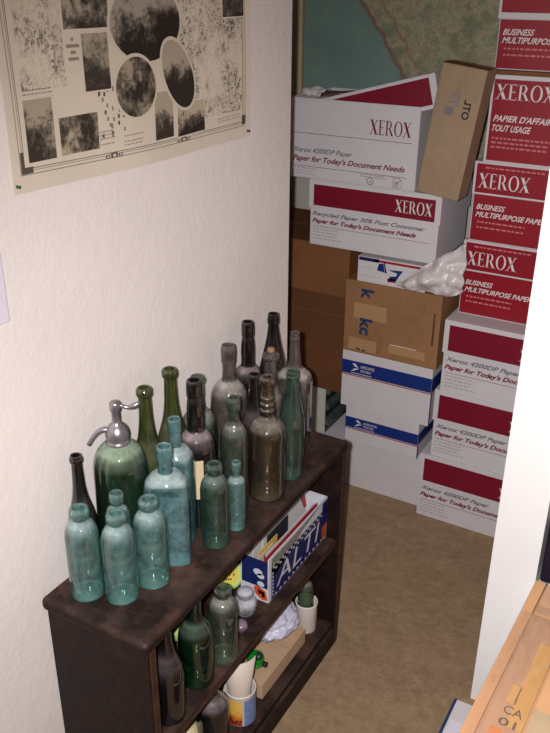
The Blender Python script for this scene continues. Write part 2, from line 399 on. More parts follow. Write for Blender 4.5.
# ------------------------------------------------------------------ poster on the left wall
def poster():
    def pm(name, seed, lo, hi, sc_=18, grad=.6):
        t = NT(name); tc = t.n.new('ShaderNodeTexCoord'); mp = t.new('ShaderNodeMapping'); mp.inputs['Location'].default_value = (seed*3.1, seed*1.7, 0)
        t.link(tc.outputs['Object'], mp.inputs['Vector']); v = mp.outputs['Vector']
        g = t.n.new('ShaderNodeSeparateXYZ'); t.link(tc.outputs['Generated'], g.inputs[0])
        n = t.math('ADD', t.math('MULTIPLY', t.noise(v, sc_*.9, 3, .5), .55), t.math('MULTIPLY', t.noise(v, sc_*4, 6, .75, .3), .45))
        f = t.math('ADD', n, t.math('MULTIPLY', t.math('SUBTRACT', g.outputs['Z'], .5), grad*.38))
        c = t.ramp(f, [(.43, lin(lo)), (.50, lin(tuple((a+b)/2.2 for a, b in zip(lo, hi)))), (.57, lin(hi))])
        return t.done(t.bsdf(c, .45, spec=.4))
    M['paper'] = plain('aged_poster_paper', (222, 208, 190), .5, .04, 6)
    M['sepia'] = plain('sepia_ink', (92, 82, 72), .6, .1)
    M['sepialight'] = plain('light_sepia_ink', (150, 138, 122), .6, .1)
    # relief map drawing: hatched ink on paper
    def mapdraw(name, seed):
        t = NT(name); tc = t.n.new('ShaderNodeTexCoord'); mp = t.new('ShaderNodeMapping'); mp.inputs['Location'].default_value = (0, seed, seed*2)
        t.link(tc.outputs['Object'], mp.inputs['Vector']); v = mp.outputs['Vector']
        h = t.noise(v, 95, 5, .75, 1.2); b = t.noise(v, 13, 4, .6)
        ink = t.math('MULTIPLY', t.ramp(h, [(.42, (1, 1, 1)), (.53, (0, 0, 0))]), t.ramp(b, [(.42, (0, 0, 0)), (.56, (1, 1, 1))]))
        ln_ = t.ramp(t.noise(v, 20, 5, .7, 1), [(.487, (0, 0, 0)), (.498, (1, 1, 1)), (.51, (0, 0, 0))])
        c = t.mixc(t.math('MULTIPLY', t.math('MAXIMUM', ink, t.math('MULTIPLY', ln_, .5)), .95), lin((220, 206, 188)), lin((84, 76, 68)))
        return t.done(t.bsdf(c, .5, spec=.35))
    root = empty('wall_poster', (0, .40, 1.45))
    Y0, Y1, Z0, Z1 = .054, .762, 1.447, 1.96
    def surf(y, z, off=0.0):        # slight cockle; the right hand edge curls off the wall
        b = .003+.0014*sin(y*17+z*5)+.0009*sin(z*21)
        if y > .72: b += ((y-.72)/.05)**2*.004
        sag = -.006*sin((y-Y0)/(Y1-Y0)*pi)*(1 if z < 1.5 else .3)
        return (b+off, y-.40, z+sag-1.45)
    def patch(mb, fn, ny, nz, m):
        vs = [fn(i/ny, j/nz) for j in range(nz+1) for i in range(ny+1)]
        fs = [(j*(ny+1)+i, j*(ny+1)+i+1, (j+1)*(ny+1)+i+1, (j+1)*(ny+1)+i) for j in range(nz) for i in range(ny)]
        mb.add(vs, fs, m, True)
    mb = MB(); patch(mb, lambda u, v: surf(Y0+(Y1-Y0)*u+.006*(v), Z0-.008*u+(Z1-Z0)*v), 40, 24, 'paper'); mb.build('paper_sheet', root)
    def R(name, y0, z0, y1, z1, m, off=.0006, ny=8, nz=8):
        mb = MB(); patch(mb, lambda u, v: surf(y0+(y1-y0)*u, z0+(z1-z0)*v, off), ny, nz, m)
        return mb.build(name, root)
    M['md1'] = mapdraw('relief_map_print', 1.3); M['md2'] = mapdraw('relief_map_print_b', 4.9)
    R('printed_map', .095, 1.600, .196, 1.93, 'md1', .0005, 10, 14)
    R('printed_map', .50, 1.500, .735, 1.93, 'md2', .0004, 14, 16)
    # border lines and corner ornaments
    mb = MB()
    for d, wd, mm in ((0, .0016, 'sepialight'), (.006, .0012, 'sepialight'), (.0095, .0012, 'sepia')):
        y = .072+d; patch(mb, lambda u, v: surf(y+wd*u, 1.476+.46*v, .0006), 1, 16, mm)
        y = .745-d; patch(mb, lambda u, v: surf(y+wd*u, 1.470+.46*v, .0006), 1, 16, mm)
        z = 1.474+d; patch(mb, lambda u, v: surf(.072+.673*u, z+wd*v-.010*u, .0006), 24, 1, mm)
    for yc, zc in ((.30, 1.474), (.515, 1.471)):
        for k, s_ in ((-1, .6), (0, 1), (1, .6)):
            patch(mb, lambda u, v: surf(yc+k*.017-.009*s_+.018*s_*u, zc-.003*s_+.009*s_*v, .001), 2, 2, 'sepia')
            patch(mb, lambda u, v: surf(yc+k*.017-.004*s_+.008*s_*u, zc-.0012*s_+.005*s_*v, .0014), 2, 2, 'paper')
    patch(mb, lambda u, v: surf(.074+.008*u, 1.478+.032*v, .0011), 2, 4, 'sepia')
    patch(mb, lambda u, v: surf(.074+.026*u, 1.476+.010*v, .0012), 3, 2, 'sepia')
    patch(mb, lambda u, v: surf(.731+.014*u, 1.468+.02*v, .0012), 2, 2, 'sepia')
    rnd = random.Random(4)
    # captions: rows of tiny unreadable print
    for y0, z0, n, wdt in ((.095, 1.600, 3, .06), (.33, 1.500, 3, .05), (.64, 1.492, 2, .08), (.265, 1.515, 4, .035), (.10, 1.66, 0, 0), (.44, 1.66, 3, .04)):
        for k in range(n):
            y = y0
            while y < y0+wdt:
                L_ = rnd.uniform(.004, .010)
                patch(mb, lambda u, v: surf(y+L_*u, z0-.006*k+.0018*v, .0007), 1, 1, 'sepialight'); y += L_+.002
    for k, wdt in enumerate((.006, .030, .012, .024)):
        patch(mb, lambda u, v: surf(.218-wdt/2+wdt*u, 1.668-.010*k+.005*v, .0008), 3, 1, 'sepialight')
    for k in range(26):
        a, b = rnd.uniform(.265, .33), rnd.uniform(1.50, 1.585)
        patch(mb, lambda u, v: surf(a+.005*u, b+.007*v, .0007), 1, 1, rnd.choice(['sepia', 'sepialight']))
    mb.build('printed_border', root)
    ph = [(.200, 1.686, .308, 1.80, (46, 38, 34), (170, 158, 140), .3), (.238, 1.587, .302, 1.678, (58, 50, 44), (168, 156, 136), .3),
          (.092, 1.492, .156, 1.587, (54, 46, 40), (172, 158, 136), .5), (.168, 1.493, .262, 1.552, (52, 44, 38), (176, 162, 138), .0),
          (.421, 1.484, .480, 1.567, (56, 50, 42), (176, 164, 142), .8), (.495, 1.480, .590, 1.539, (42, 38, 32), (190, 176, 150), .8),
          (.662, 1.690, .741, 1.80, (34, 32, 28), (120, 110, 96), .0)]
    for i, (y0, z0, y1, z1, lo, hi, g) in enumerate(ph):
        m = pm('photograph_print', i+1, lo, hi, 18, g)
        R('photo_margin', y0-.003, z0-.003, y1+.003, z1+.003, 'paper', .0011)
        R('printed_photograph', y0, z0, y1, z1, m, .0016)
    # round and oval photographs with pale rims
    M['rim'] = plain('pale_rim', (216, 204, 184), .5, .02)
    for i, (yc, zc, ry, rz, tilt, lo, hi, g) in enumerate([(.412, 1.690, .103, .066, 0, (40, 34, 30), (170, 158, 144), 1.0),
            (.368, 1.583, .057, .052, 0, (46, 40, 34), (166, 154, 132), .0), (.499, 1.594, .043, .070, -.55, (46, 40, 36), (176, 162, 142), 1.0)]):
        m = pm('oval_photograph_print', 11+i*2, lo, hi, 15, g)
        for k, (nm, ex, mm, off) in enumerate((('photo_margin', .006, 'rim', .0022+.0012*i), ('printed_photograph', 0, m, .0028+.0012*i))):
            mb = MB(); n = 36; rr = []
            for q in range(5):
                ring = []
                for j in range(n):
                    a = 2*pi*j/n; u = (ry+ex)*cos(a)*max(q/4, .001); v = (rz+ex)*sin(a)*max(q/4, .001)
                    ring.append(surf(yc+u*cos(tilt)+v*sin(tilt), zc-u*sin(tilt)+v*cos(tilt), off))
                rr.append(ring)
            mb.rings(rr, mm); mb.build(nm, root)
    tag(root, 'sepia poster of relief maps and old photographs pinned on the white wall', 'poster')
    M['pingreen'] = plain('green_pin_plastic', (20, 92, 60), .3)
    M['pinblack'] = plain('dark_pin_plastic', (26, 34, 32), .3)
    for nm, y, z, mm, lb in (('push_pin', .060, 1.4595, 'pingreen', 'green push pin in lower corner of poster near the wall switch'), ('push_pin', .748, 1.452, 'pinblack', 'dark push pin in lower corner of poster nearer the closet')):
        b = .0055 if y < .5 else .009
        mb = MB(); mb.lathe([(.0035, 0), (.0048, .0008), (.003, .003), (.003, .0065), (.0045, .008), (.0042, .010), (0.0005, .0105)], mm, 14, cap0=True)
        o = mb.build(nm, loc=(b, y, z), rot=(0, pi/2, 0)); o.scale = (.62,)*3; tag(o, lb, 'pin', 'push pins holding the poster')
poster()

# wall switch plate at the photo's left edge
r = empty('light_switch', (0, -.027, 1.306))
mb = MB(); mb.box((0, -.036, -.058), (.006, .036, .058), 'plastic'); mb.build('switch_plate', r, .002)
mb = MB(); mb.box((.006, -.006, -.013), (.0145, .006, .013), 'plastic', Matrix.Rotation(.2, 4, 'Y')); mb.build('toggle', r, .001)
tag(r, 'pale lilac wall switch plate beside the poster', 'switch')

# ------------------------------------------------------------------ cartons
def front(y): return lambda u, v: (u, y, v)
def small_lines(mb, x, z, n, wid, step, h, mat, place, seed=1):
    r_ = random.Random(seed)
    for k in range(n):
        u = x; end = x+wid*r_.uniform(.75, 1)
        while u < end:
            L_ = min(r_.uniform(.006, .016), end-u+.002); rect(mb, u, z-step*k, u+L_, z-step*k+h, mat, place); u += L_+.004
def carton(name, x0, y0, z0, W, D, H, lid=.45, kind='4200', rot=(0, 0, 0), side=None):
    """lidded paper carton; front faces -y, root at the base's front left corner"""
    root = empty(name, (x0, y0, z0), rot)
    e = .0045
    bm_ = 'red' if kind in ('biz', 'papier') else 'carton'
    mb = MB()
    top = H-.004 if lid else H
    if lid: mb.box((e, e, 0), (W-e, D-e, top), 'carton')
    else:   # open box: four walls and a bottom
        t_ = .004
        mb.box((0, 0, 0), (W, D, t_), 'carton')
        mb.box((0, 0, t_), (W, t_, H), 'carton'); mb.box((0, D-t_, t_), (W, D, H), 'carton')
        mb.box((0, t_, t_), (t_, D-t_, H), 'carton'); mb.box((W-t_, t_, t_), (W, D-t_, H), 'carton')
        e = 0
    mb.build('carton_body', root, .0015)
    zl = H*(1-lid)
    if lid:
        mb = MB(); t_ = .003
        mb.box((0, 0, H-t_), (W, D, H), 'carton')
        mb.box((0, 0, zl), (W, t_, H-t_), 'carton'); mb.box((0, D-t_, zl), (W, D, H-t_), 'carton')
        mb.box((0, t_, zl), (t_, D-t_, H-t_), 'carton'); mb.box((W-t_, t_, zl), (W, D-t_, H-t_), 'carton')
        mb.build('carton_lid', root, .0012)
    pl = front(-.0006); pb = front(e-.0006)
    mb = MB(); TT = {}
    def T(n): return TT.setdefault(n, MB())
    tx = T('small_print')
    if kind in ('4200', 'recycled'):
        rect(mb, .018, zl+.010, W-.018, H-.016, 'maroon', pl)
        wordmark(T('printed_wordmark'), W-.128-.022, zl+.026, .125, .040, 'whiteink', front(-.0012))
        t1 = 'Xerox 4200DP Paper' if kind == '4200' else 'Recycled Paper 30% Post Consumer'
        w1 = .250 if kind == '4200' else .40
        s = H/.257
        put_text(T('printed_title'), t1, .012, zl-.034*s, w1, .021*s, 'greyink', .35, .032, pb)
        put_text(T('printed_slogan'), "Paper for Today's Document Needs", .012, zl-.063*s, .385 if kind == '4200' else .372, .023*s, 'redink', .35, .038, pb)
        rect(T('printed_rule'), .016, zl-.0715*s, W-.03, zl-.0700*s, 'redink', pb)
        small_lines(tx, .016, zl-.084*s, 4, .11, .0125*s, .004*s, 'paleink', pb, 3)
    elif kind == 'open':
        put_text(T('printed_title'), 'Xerox 4200DP Paper', .014, .079, .215, .021, 'greyink', .35, .02, pb)
        put_text(T('printed_slogan'), "Paper for Today's Document Needs", .014, .050, .395, .024, 'redink', .35, .025, pb)
        wordmark(T('printed_wordmark'), W-.160, H-.092, .138, .044, 'redink', pb)
        rect(T('printed_rule'), .01, H-.1095, W-.02, H-.1080, 'redink', pb)
        rect(T('printed_rule'), .01, .0385, W-.03, .0400, 'redink', pb)
        small_lines(tx, .014, .031, 3, .10, .009, .003, 'paleink', pb, 5)
        small_lines(tx, .26, .034, 2, .09, .006, .002, 'greyink', pb, 6)
        for k in range(16):
            a, b = 2*pi*k/16, 2*pi*(k+1)/16; c_ = (.295, .016)
            T('recycling_mark').poly([pb(c_[0]+.012*cos(a), c_[1]+.012*sin(a)), pb(c_[0]+.012*cos(b), c_[1]+.012*sin(b)), pb(c_[0]+.0095*cos(b), c_[1]+.0095*sin(b)), pb(c_[0]+.0095*cos(a), c_[1]+.0095*sin(a))], 'greyink')
        T('recycling_mark').poly([pb(.289, .018), pb(.295, .009), pb(.302, .020), pb(.295, .014)], 'greyink')
        for a, b, c, d in ((.372, .004, .402, .0055), (.372, .034, .394, .0355), (.372, .004, .3735, .0355), (.4005, .004, .402, .028)): rect(T('page_icon'), a, b, c, d, 'greyink', pb)
        T('page_icon').poly([pb(.394, .0355), pb(.402, .028), pb(.394, .028)], 'greyink')
        small_lines(T('page_icon'), .378, .023, 4, .018, .0045, .002, 'redink', pb, 8)
    elif kind in ('biz', 'biztop'):
        b = .008
        rect(mb, b, zl+b*(.6 if kind == 'biz' else 2.0), W-b, H-b*.8, 'red', pl)
        rect(mb, e+.003, .003, W-e-.003, zl-.002, 'red', pb)
        hh = H*lid
        small_lines(tx, .035, zl+hh*.80, 1, .18, .01, .0045, 'dullred', front(-.0012), 2)
        wordmark(T('printed_wordmark'), .018, zl+hh*(.20 if kind == 'biz' else .53), .158, hh*.46, 'whiteink', front(-.0012))
        put_text(T('printed_title'), 'BUSINESS', .018, zl*.68, .090, .017, 'whiteink', .35, .02, front(e-.0012))
        put_text(T('printed_title'), 'MULTIPURPOSE PAPER', .018, zl*.52, .215, .017, 'whiteink', .35, .02, front(e-.0012))
        small_lines(tx, .026, zl*.40, 2, .18, .017, .005, 'dullred', front(e-.0012), 4)
        T('corner_triangle').poly([front(e-.0012)(W-.055, .003), front(e-.0012)(W-e-.003, .003), front(e-.0012)(W-e-.003, .052)], 'carton')
    elif kind == 'papier':
        rect(mb, .008, .006, W-.004, H-.012, 'red', pb)
        wordmark(T('printed_wordmark'), .016, H-.068, .172, .044, 'whiteink', front(-.0012))
        q = front(-.0012)
        put_text(T('printed_title'), "PAPIER D'AFFAIRES", .016, H-.130, .195, .019, 'whiteink', .35, .02, q)
        put_text(T('printed_title'), 'TOUT USAGE', .016, H-.158, .115, .019, 'whiteink', .35, .02, q)
        small_lines(tx, .018, H-.180, 3, .21, .013, .005, 'dullred', q, 4)
        T('corner_triangle').poly([q(W-.05, .006), q(W-.004, .006), q(W-.004, .045)], 'carton')
        for z_ in (): pass
    if mb.v: mb.build('printed_band', root)
    for n_, t_m in TT.items():
        if t_m.v: t_m.build(n_, root)
    return root

G1 = 'white paper cartons with crimson bands in the right stack'
for k, lb in enumerate(['white crimson banded paper carton standing on the carpet at right',
                        'white crimson banded paper carton second from the carpet',
                        'white crimson banded paper carton directly under the all red cartons']):
    tag(carton('paper_carton', (.221, .250, .261)[k], 1.548+(0, .003, .0)[k], .2572*k, (.438, .41, .40)[k], .286, .2572), lb, 'box', G1)
G2 = 'red paper cartons on top of the right stack'
z3 = .2572*3
tag(carton('paper_carton', .271, 1.627, z3, .286, .44, .2478, .40, 'biz'), 'lower red business paper carton with wordmark lid, on the white cartons', 'box', G2)
tag(carton('paper_carton', .2785, 1.627, z3+.2478, .286, .44, .2478, .40, 'biz'), 'red lidded business paper carton just below the French printed one', 'box', G2)
zz = z3+.2478*2
c6 = carton('paper_carton', .302, 1.627, zz, .286, .44, .2495, 0, 'papier')
mb = MB(); mb.box((.004, .004, .2496), (.282, .436, .2608), 'kraftdark'); mb.build('paper_wrapper', c6)
tag(c6, 'red carton printed PAPIER D\'AFFAIRES TOUT USAGE near the top of the stack', 'box', G2)
tag(carton('paper_carton', .290, 1.655, zz+.2610, .286, .41, .235, .42, 'biztop'), 'topmost red carton with white rimmed lid, cut by the top edge', 'box', G2)

# left stack
def plainbox(name, x0, y0, z0, W, D, H, m, bev=.002, rot=(0, 0, 0), lid=None):
    root = empty(name, (x0, y0, z0), rot)
    mb = MB(); mb.box((0, 0, 0), (W, D, H), m); mb.build('carton_body', root, bev)
    return root
def flaps(root, W, D, H, m, gap=.002):
    mb = MB(); mb.box((.001, .001, H), (W-.001, D/2-gap, H+.003), m); mb.build('top_flap', root, .0006)
    mb = MB(); mb.box((.001, D/2+gap, H), (W-.001, D-.001, H+.003), m); mb.build('top_flap', root, .0006)
w1 = plainbox('storage_box', -.085, 1.597, 0, .298, .32, .205, 'carton')
mb = MB(); mb.box((-.004, -.004, .205), (.302, .324, .223), 'carton'); mb.build('box_lid', w1, .002)
tag(w1, 'plain white box on the carpet beneath the two blue banded mailers', 'box')
def mailer(x0, y0, z0, W, D, H, b0, b1, lb, side=True):
    root = plainbox('postal_mailing_box', x0, y0, z0, W, D, H, 'carton')
    mb = MB(); f = front(-.0006)
    rect(mb, 0, H*b0, W, H*b1, 'blue', f); rect(mb, 0, H*b0-.006, W, H*b0-.002, 'postred', f)
    s = lambda u, v: (W+.0006, u, v)
    rect(mb, 0, H*b0, D, H*b1, 'blue', s); rect(mb, 0, H*b0-.006, D, H*b0-.002, 'postred', s)
    rect(mb, 0, 0, .012, H*b0-.006, 'blue', s)
    mb.build('printed_band', root)
    tx = MB(); f = front(-.0012); h = H*(b1-b0); zb = H*b0
    # eagle head mark and two lines of lettering
    tx.poly([f(.040, zb+h*.80), f(.052, zb+h*.82), f(.064, zb+h*.55), f(.050, zb+h*.60)], 'whiteink')
    tx.poly([f(.036, zb+h*.22), f(.048, zb+h*.30), f(.068, zb+h*.50), f(.050, zb+h*.48)], 'whiteink')
    put_text(tx, 'UNITED STATES', .072, zb+h*.56, .052, h*.20, 'whiteink', .2, .01, f)
    put_text(tx, 'POSTAL SERVICE', .072, zb+h*.28, .040, h*.18, 'whiteink', .2, .01, f)
    rect(tx, .036, zb+h*.1, .115, zb+h*.14, 'whiteink', f)
    tx.build('printed_lettering', root)
    tag(root, lb, 'box', 'blue banded postal boxes')
mailer(-.074, 1.552, .223, .280, .30, .143, .40, .70, 'lower shallow white mailing box with dark blue postal band')
mailer(-.097, 1.550, .366, .334, .31, .217, .60, .84, 'larger upper white mailing box with bright blue postal band and eagle')

kc = plainbox('cardboard_box', -.097, 1.550, .583, .342, .32, .262, 'kraft')
mb = MB(); f = lambda u, v: (u, -.0008, v)
for a in ((.035, .130, .155, .185, 'tapematte'), (.02, .010, .125, .055, 'tapematte'), (.17, .025, .30, .055, 'tapematte')):
    mb = MB(); rect(mb, *a, f); mb.build('packing_tape', kc)
mb = MB(); rect(mb, .175, .0560, .268, .0585, 'whiteink', f); mb.build('torn_paper_edge', kc)
mb = MB(); mb.box((.318, -.0012, .085), (.325, -.0002, .20), 'brownink'); mb.build('hand_hole', kc)
mb = MB()
rk = lambda u0, v0: (lambda u, v: (u0+v, -.0014, v0-u))
put_text(mb, 'k', 0, 0, .036, .048, 'bluepen', 0, .035, rk(.058, .238)); mb.build('marker_lettering', kc); mb = MB(); put_text(mb, 'kc', 0, 0, .062, .048, 'bluepen', 0, .035, rk(.058, .132)); mb.build('marker_lettering', kc); mb = MB()
rect(mb, .050, .012, .066, .017, 'brownink', f); rect(mb, .072, .010, .084, .015, 'brownink', f)
mb.build('ink_marks', kc)
tag(kc, 'tan cardboard box marked with blue sideways letters, under the crumpled white bag', 'box')

# brown cartons left of it
b1_ = plainbox('cardboard_box', -.580, 1.580, .390, .478, .36, .375, 'kraftshaded')  # shadow below the upper carton is painted in as a darker brown
mb = MB(); mb.box((.0, -.0016, .300), (.478, 0, .303), 'kraftdark'); mb.box((.200, -.002, .205), (.235, 0, .235), 'black'); mb.build('seam', b1_)
tag(b1_, 'brown cardboard box in painted shade, the lower of two beside the tan lettered box', 'box')
b2_ = plainbox('cardboard_box', -.585, 1.572, .765, .487, .38, .177, 'kraftdark')
flaps(b2_, .487, .38, .177, 'kraftdark')
tag(b2_, 'wide brown cardboard box at the wall edge holding up the recycled paper carton', 'box')

# what is under them: low white box, and a file holder with grey green sides
tag(plainbox('storage_box', -.52, 1.600, 0, .425, .32, .190, 'carton'), 'low white box half hidden behind the far end of the bookcase', 'box')
M['filegreen'] = plain('smoky_green_plastic', (92, 106, 98), .25, .25, 40, .6)
M['filedark'] = plain('dark_green_plastic', (40, 52, 50), .3, .2, 40)
fh = empty('file_holder', (-.236, 1.597, .190))
mb = MB(); mb.box((0, 0, 0), (.055, .006, .199), 'filegrey'); mb.build('front_panel', fh, .001)
for k in range(6):
    mb = MB(); z = .002+k*.033; mb.box((.002, .008, z), (.055+(k % 2)*.012, .20-.012*(k % 3), z+.022), 'filegreen' if k % 2 else 'filedark'); mb.build('tray', fh, .002)
tag(fh, 'grey fronted holder of dark green trays under the brown cardboard boxes', 'file holder')

# thin white box with blue and red eagle print, on the tan box
en = plainbox('flat_mailer', -.058, 1.552, .845, .24, .22, .088, 'carton')
mb = MB(); f = front(-.0008)
rect(mb, .004, .074, .075, .086, 'navy', f); rect(mb, .060, .076, .22, .084, 'postred', f)
mb.poly([f(.070, .048), f(.098, .044), f(.092, .074), f(.076, .072)], 'blue')
mb.poly([f(.099, .044), f(.106, .042), f(.096, .080), f(.092, .080)], 'navy')
mb.poly([f(.108, .056), f(.162, .060), f(.150, .042), f(.140, .022), f(.112, .020), f(.116, .034), f(.138, .038), f(.142, .048)], 'blue')
mb.poly([f(.110, .014), f(.140, .016), f(.136, .028), f(.108, .026)], 'redink')
small_lines(mb, .008, .050, 1, .06, .01, .002, 'paleink', f, 1); small_lines(mb, .008, .022, 1, .09, .01, .002, 'paleink', f, 1)
mb.build('printed_emblem', en)
tag(en, 'shallow white box with blue eagle print between tan box and recycled carton', 'box')

x2 = carton('paper_carton', -.246, 1.548, .945, .458, .30, .2215, .43, 'recycled')
tag(x2, 'recycled paper carton with full crimson wordmark band, above the brown boxes', 'box')
x1 = carton('paper_carton', -.325, 1.550, .945+.2215, .445, .30, .2535, 0, 'open')
tag(x1, 'open white paper carton with crimson wordmark, its lid tilted inside it', 'box')
# the loose lid, tilted
ld = empty('carton_lid', (.176, 1.558, 1.4225), (0, -.265, 0))
LW, LD, LH = .450, .285, .100; t_ = .003
mb = MB()
mb.box((-LW, 0, LH-t_), (0, LD, LH), 'carton'); mb.box((-LW, 0, 0), (0, t_, LH-t_), 'carton'); mb.box((-LW, LD-t_, 0), (0, LD, LH-t_), 'carton')
mb.box((-LW, t_, 0), (-LW+t_, LD-t_, LH-t_), 'carton'); mb.box((-t_, t_, 0), (0, LD-t_, LH-t_), 'carton')
mb.build('lid_shell', ld, .0012)
mb = MB(); rect(mb, -LW+.018, .012, -.020, LH-.010, 'maroon', front(-.0007)); mb.build('printed_band', ld)
tag(ld, 'loose carton lid with crimson band tilted across the open top carton', 'lid')

# crumpled shapes
def crumple(name, c, size, m, seed, amp=.35, n=4, flat=1.0, freq=6.0, parent=None):
    import bmesh
    bm = bmesh.new(); bmesh.ops.create_icosphere(bm, subdivisions=n, radius=1)
    for v in bm.verts:
        p = v.co.copy()
        d = noise.fractal(p*1.6+Vector((seed, 0, 0)), 1, 2, 3)*amp + abs(noise.noise(p*freq*.5+Vector((0, seed, 0))))*amp*.9 - abs(noise.noise(p*freq+Vector((seed, seed, 0))))*amp*.6
        q = p*(1+d)
        v.co = Vector((q.x*size[0], q.y*size[1], max(q.z, -.8*flat)*size[2]))
    me = bpy.data.meshes.new(name); bm.to_mesh(me); bm.free()
    for p in me.polygons: p.use_smooth = False
    me.materials.append(M[m]); o = bpy.data.objects.new(name, me); COL.objects.link(o); o.location = c
    if parent: o.parent = parent
    return o
M['bag'] = plain('thin_white_polythene', (216, 208, 206), .32, .04, 20, .6)
M['lilacbag'] = plain('lilac_white_polythene', (206, 204, 224), .3, .06, 20, .6)
# white bag slumped over the tan box's front edge: a folded sheet
def bag():
    mb = MB(); nu, nv = 44, 34; vs = []
    # spine from the top right down over the tan box edge to the lower left
    for j in range(nv+1):
        v = j/nv
        for i in range(nu+1):
            u = i/nu
            x = .095+.215*u
            ztop = .872+.175*max(0, (u-.05))**.9
            zbot = .858-.006*u if u < .9 else .853+.06*(u-.9)*4
            z = zbot+(ztop-zbot)*v
            bulge = .022*sin(pi*min(1, v*1.15))*sin(pi*min(1, .15+u*.85))
            fold = .014*noise.noise(Vector((x*26+z*16, z*30-x*12, 2.0)))+.006*abs(noise.noise(Vector((x*60+z*30, z*60, 5.0))))+.012*sin((x*1.0-z*1.1)*60+3*noise.noise(Vector((x*12, z*12, 0))))*.5
            y = 1.540-bulge-fold
            vs.append((x+.006*noise.noise(Vector((z*40, 1, u*3))), y, z+.006*noise.noise(Vector((x*40, 0, 0)))))
    fs = [(j*(nu+1)+i, j*(nu+1)+i+1, (j+1)*(nu+1)+i+1, (j+1)*(nu+1)+i) for j in range(nv) for i in range(nu)]
    mb.add(vs, fs, 'bag', True)
    o = mb.build('plastic_bag')
    s_ = o.modifiers.new('solid', 'SOLIDIFY'); s_.thickness = .003; s_.offset = 1
    tag(o, 'crumpled white plastic bag drooping over the front of the tan box', 'bag')
bag()
o = crumple('plastic_bag', (-.262, 1.60, 1.433), (.045, .025, .014), 'bag', 3.3); tag(o, 'small crumpled white bag on the open carton by the wall edge', 'bag')
M['wire'] = plain('dark_cord', (70, 62, 58), .5, .2); M['wire2'] = plain('rusty_cord', (128, 96, 84), .5, .2)
r_ = random.Random(9); mb = MB()
for k in range(9):
    a = Vector((-.215+r_.uniform(-.02, .02), 1.57+r_.uniform(0, .05), 1.425+r_.uniform(0, .012)))
    b = Vector((-.09+r_.uniform(-.03, .03), 1.57+r_.uniform(0, .05), 1.428+r_.uniform(0, .020)))
    m_ = (a+b)/2+Vector((0, r_.uniform(-.02, .02), r_.uniform(-.004, .016)))
    pts = [a*(1-t)**2+m_*2*t*(1-t)+b*t*t for t in [q/8 for q in range(9)]]
    mb.tube(pts, .0028, 'wire' if k % 3 else 'wire2', 6)
tag(mb.build('tangled_cord'), 'tangle of dark cords on the open carton beside its tilted lid', 'cord')

# tall parcel leaning at the right of the open carton
tp = empty('paper_parcel', (.1375, 1.515, 1.179), (0, .128, 0))
mb = MB(); mb.box((0, 0, 0), (.134, .095, .377), 'kraftpaper'); mb.build('wrapped_body', tp, .004)
mb = MB(); f = front(-.0008)
mb.poly([f(.038, .262), f(.058, .266), f(.062, .250), f(.055, .238), f(.038, .240), f(.034, .250)], 'greyink')
for a, b, c, d in ((.045, .286, .072, .289), (.052, .292, .056, .302), (.040, .276, .070, .279), (.062, .268, .078, .271), (.070, .275, .073, .300), (.055, .300, .075, .303)): rect(mb, a, b, c, d, 'greyink', f)
put_text(mb, 'OTL', 0, 0, .055, .022, 'black', 0, .03, lambda u, v: (.088+v, -.0009, .235+u))
mb.build('ink_marks', tp)
mb = MB(); mb.box((-.001, -.001, .376), (.135, .050, .3785), 'kraftdark'); mb.build('folded_flap', tp, .0008)
tag(tp, 'tall brown paper parcel leaning between open carton and red cartons', 'parcel')

# ------------------------------------------------------------------ bookcase
BL, BD, BH = .838, .2528, .6798
ZM, ZB = .3703, .078
bk = empty('bookcase', (0, 0, 0))
mb = MB(); mb.box((.001, -.012, BH-.030), (BD+.006, BL+.001, BH), 'wood'); mb.build('top_board', bk, .012, 5)
for y0, y1 in ((.003, .023), (BL-.022, BL-.002)):
    mb = MB(); mb.box((.001, y0, 0), (BD-.002, y1, BH-.0305), 'wood'); sp = mb.build('side_panel', bk, .003)
    mb = MB(); mb.box((BD-.002, y0+.002, .0), (BD+.002, y1-.002, BH-.031), 'worn'); mb.build('worn_edge', sp, .001)
mb = MB(); mb.box((.001, .023, .004), (.009, BL-.022, BH-.0305), 'wood'); mb.build('back_panel', bk)
mb = MB(); mb.box((.009, .023, ZM-.017), (BD-.008, BL-.022, ZM), 'wood'); ms = mb.build('shelf', bk, .003)
mb = MB(); mb.box((BD-.008, .023, ZM-.016), (BD-.004, BL-.022, ZM-.002), 'worn'); mb.build('worn_edge', ms, .001)
mb = MB(); mb.box((.009, .023, ZB-.018), (BD-.006, BL-.022, ZB), 'wood'); mb.build('shelf', bk, .003)
mb = MB(); mb.box((BD-.012, .0235, .0), (BD+.003, BL-.0225, ZB-.0185), 'wood'); mb.build('plinth', bk, .002)
tag(bk, 'low dark stained wooden bookcase against the white wall, crowded with bottles', 'bookcase')

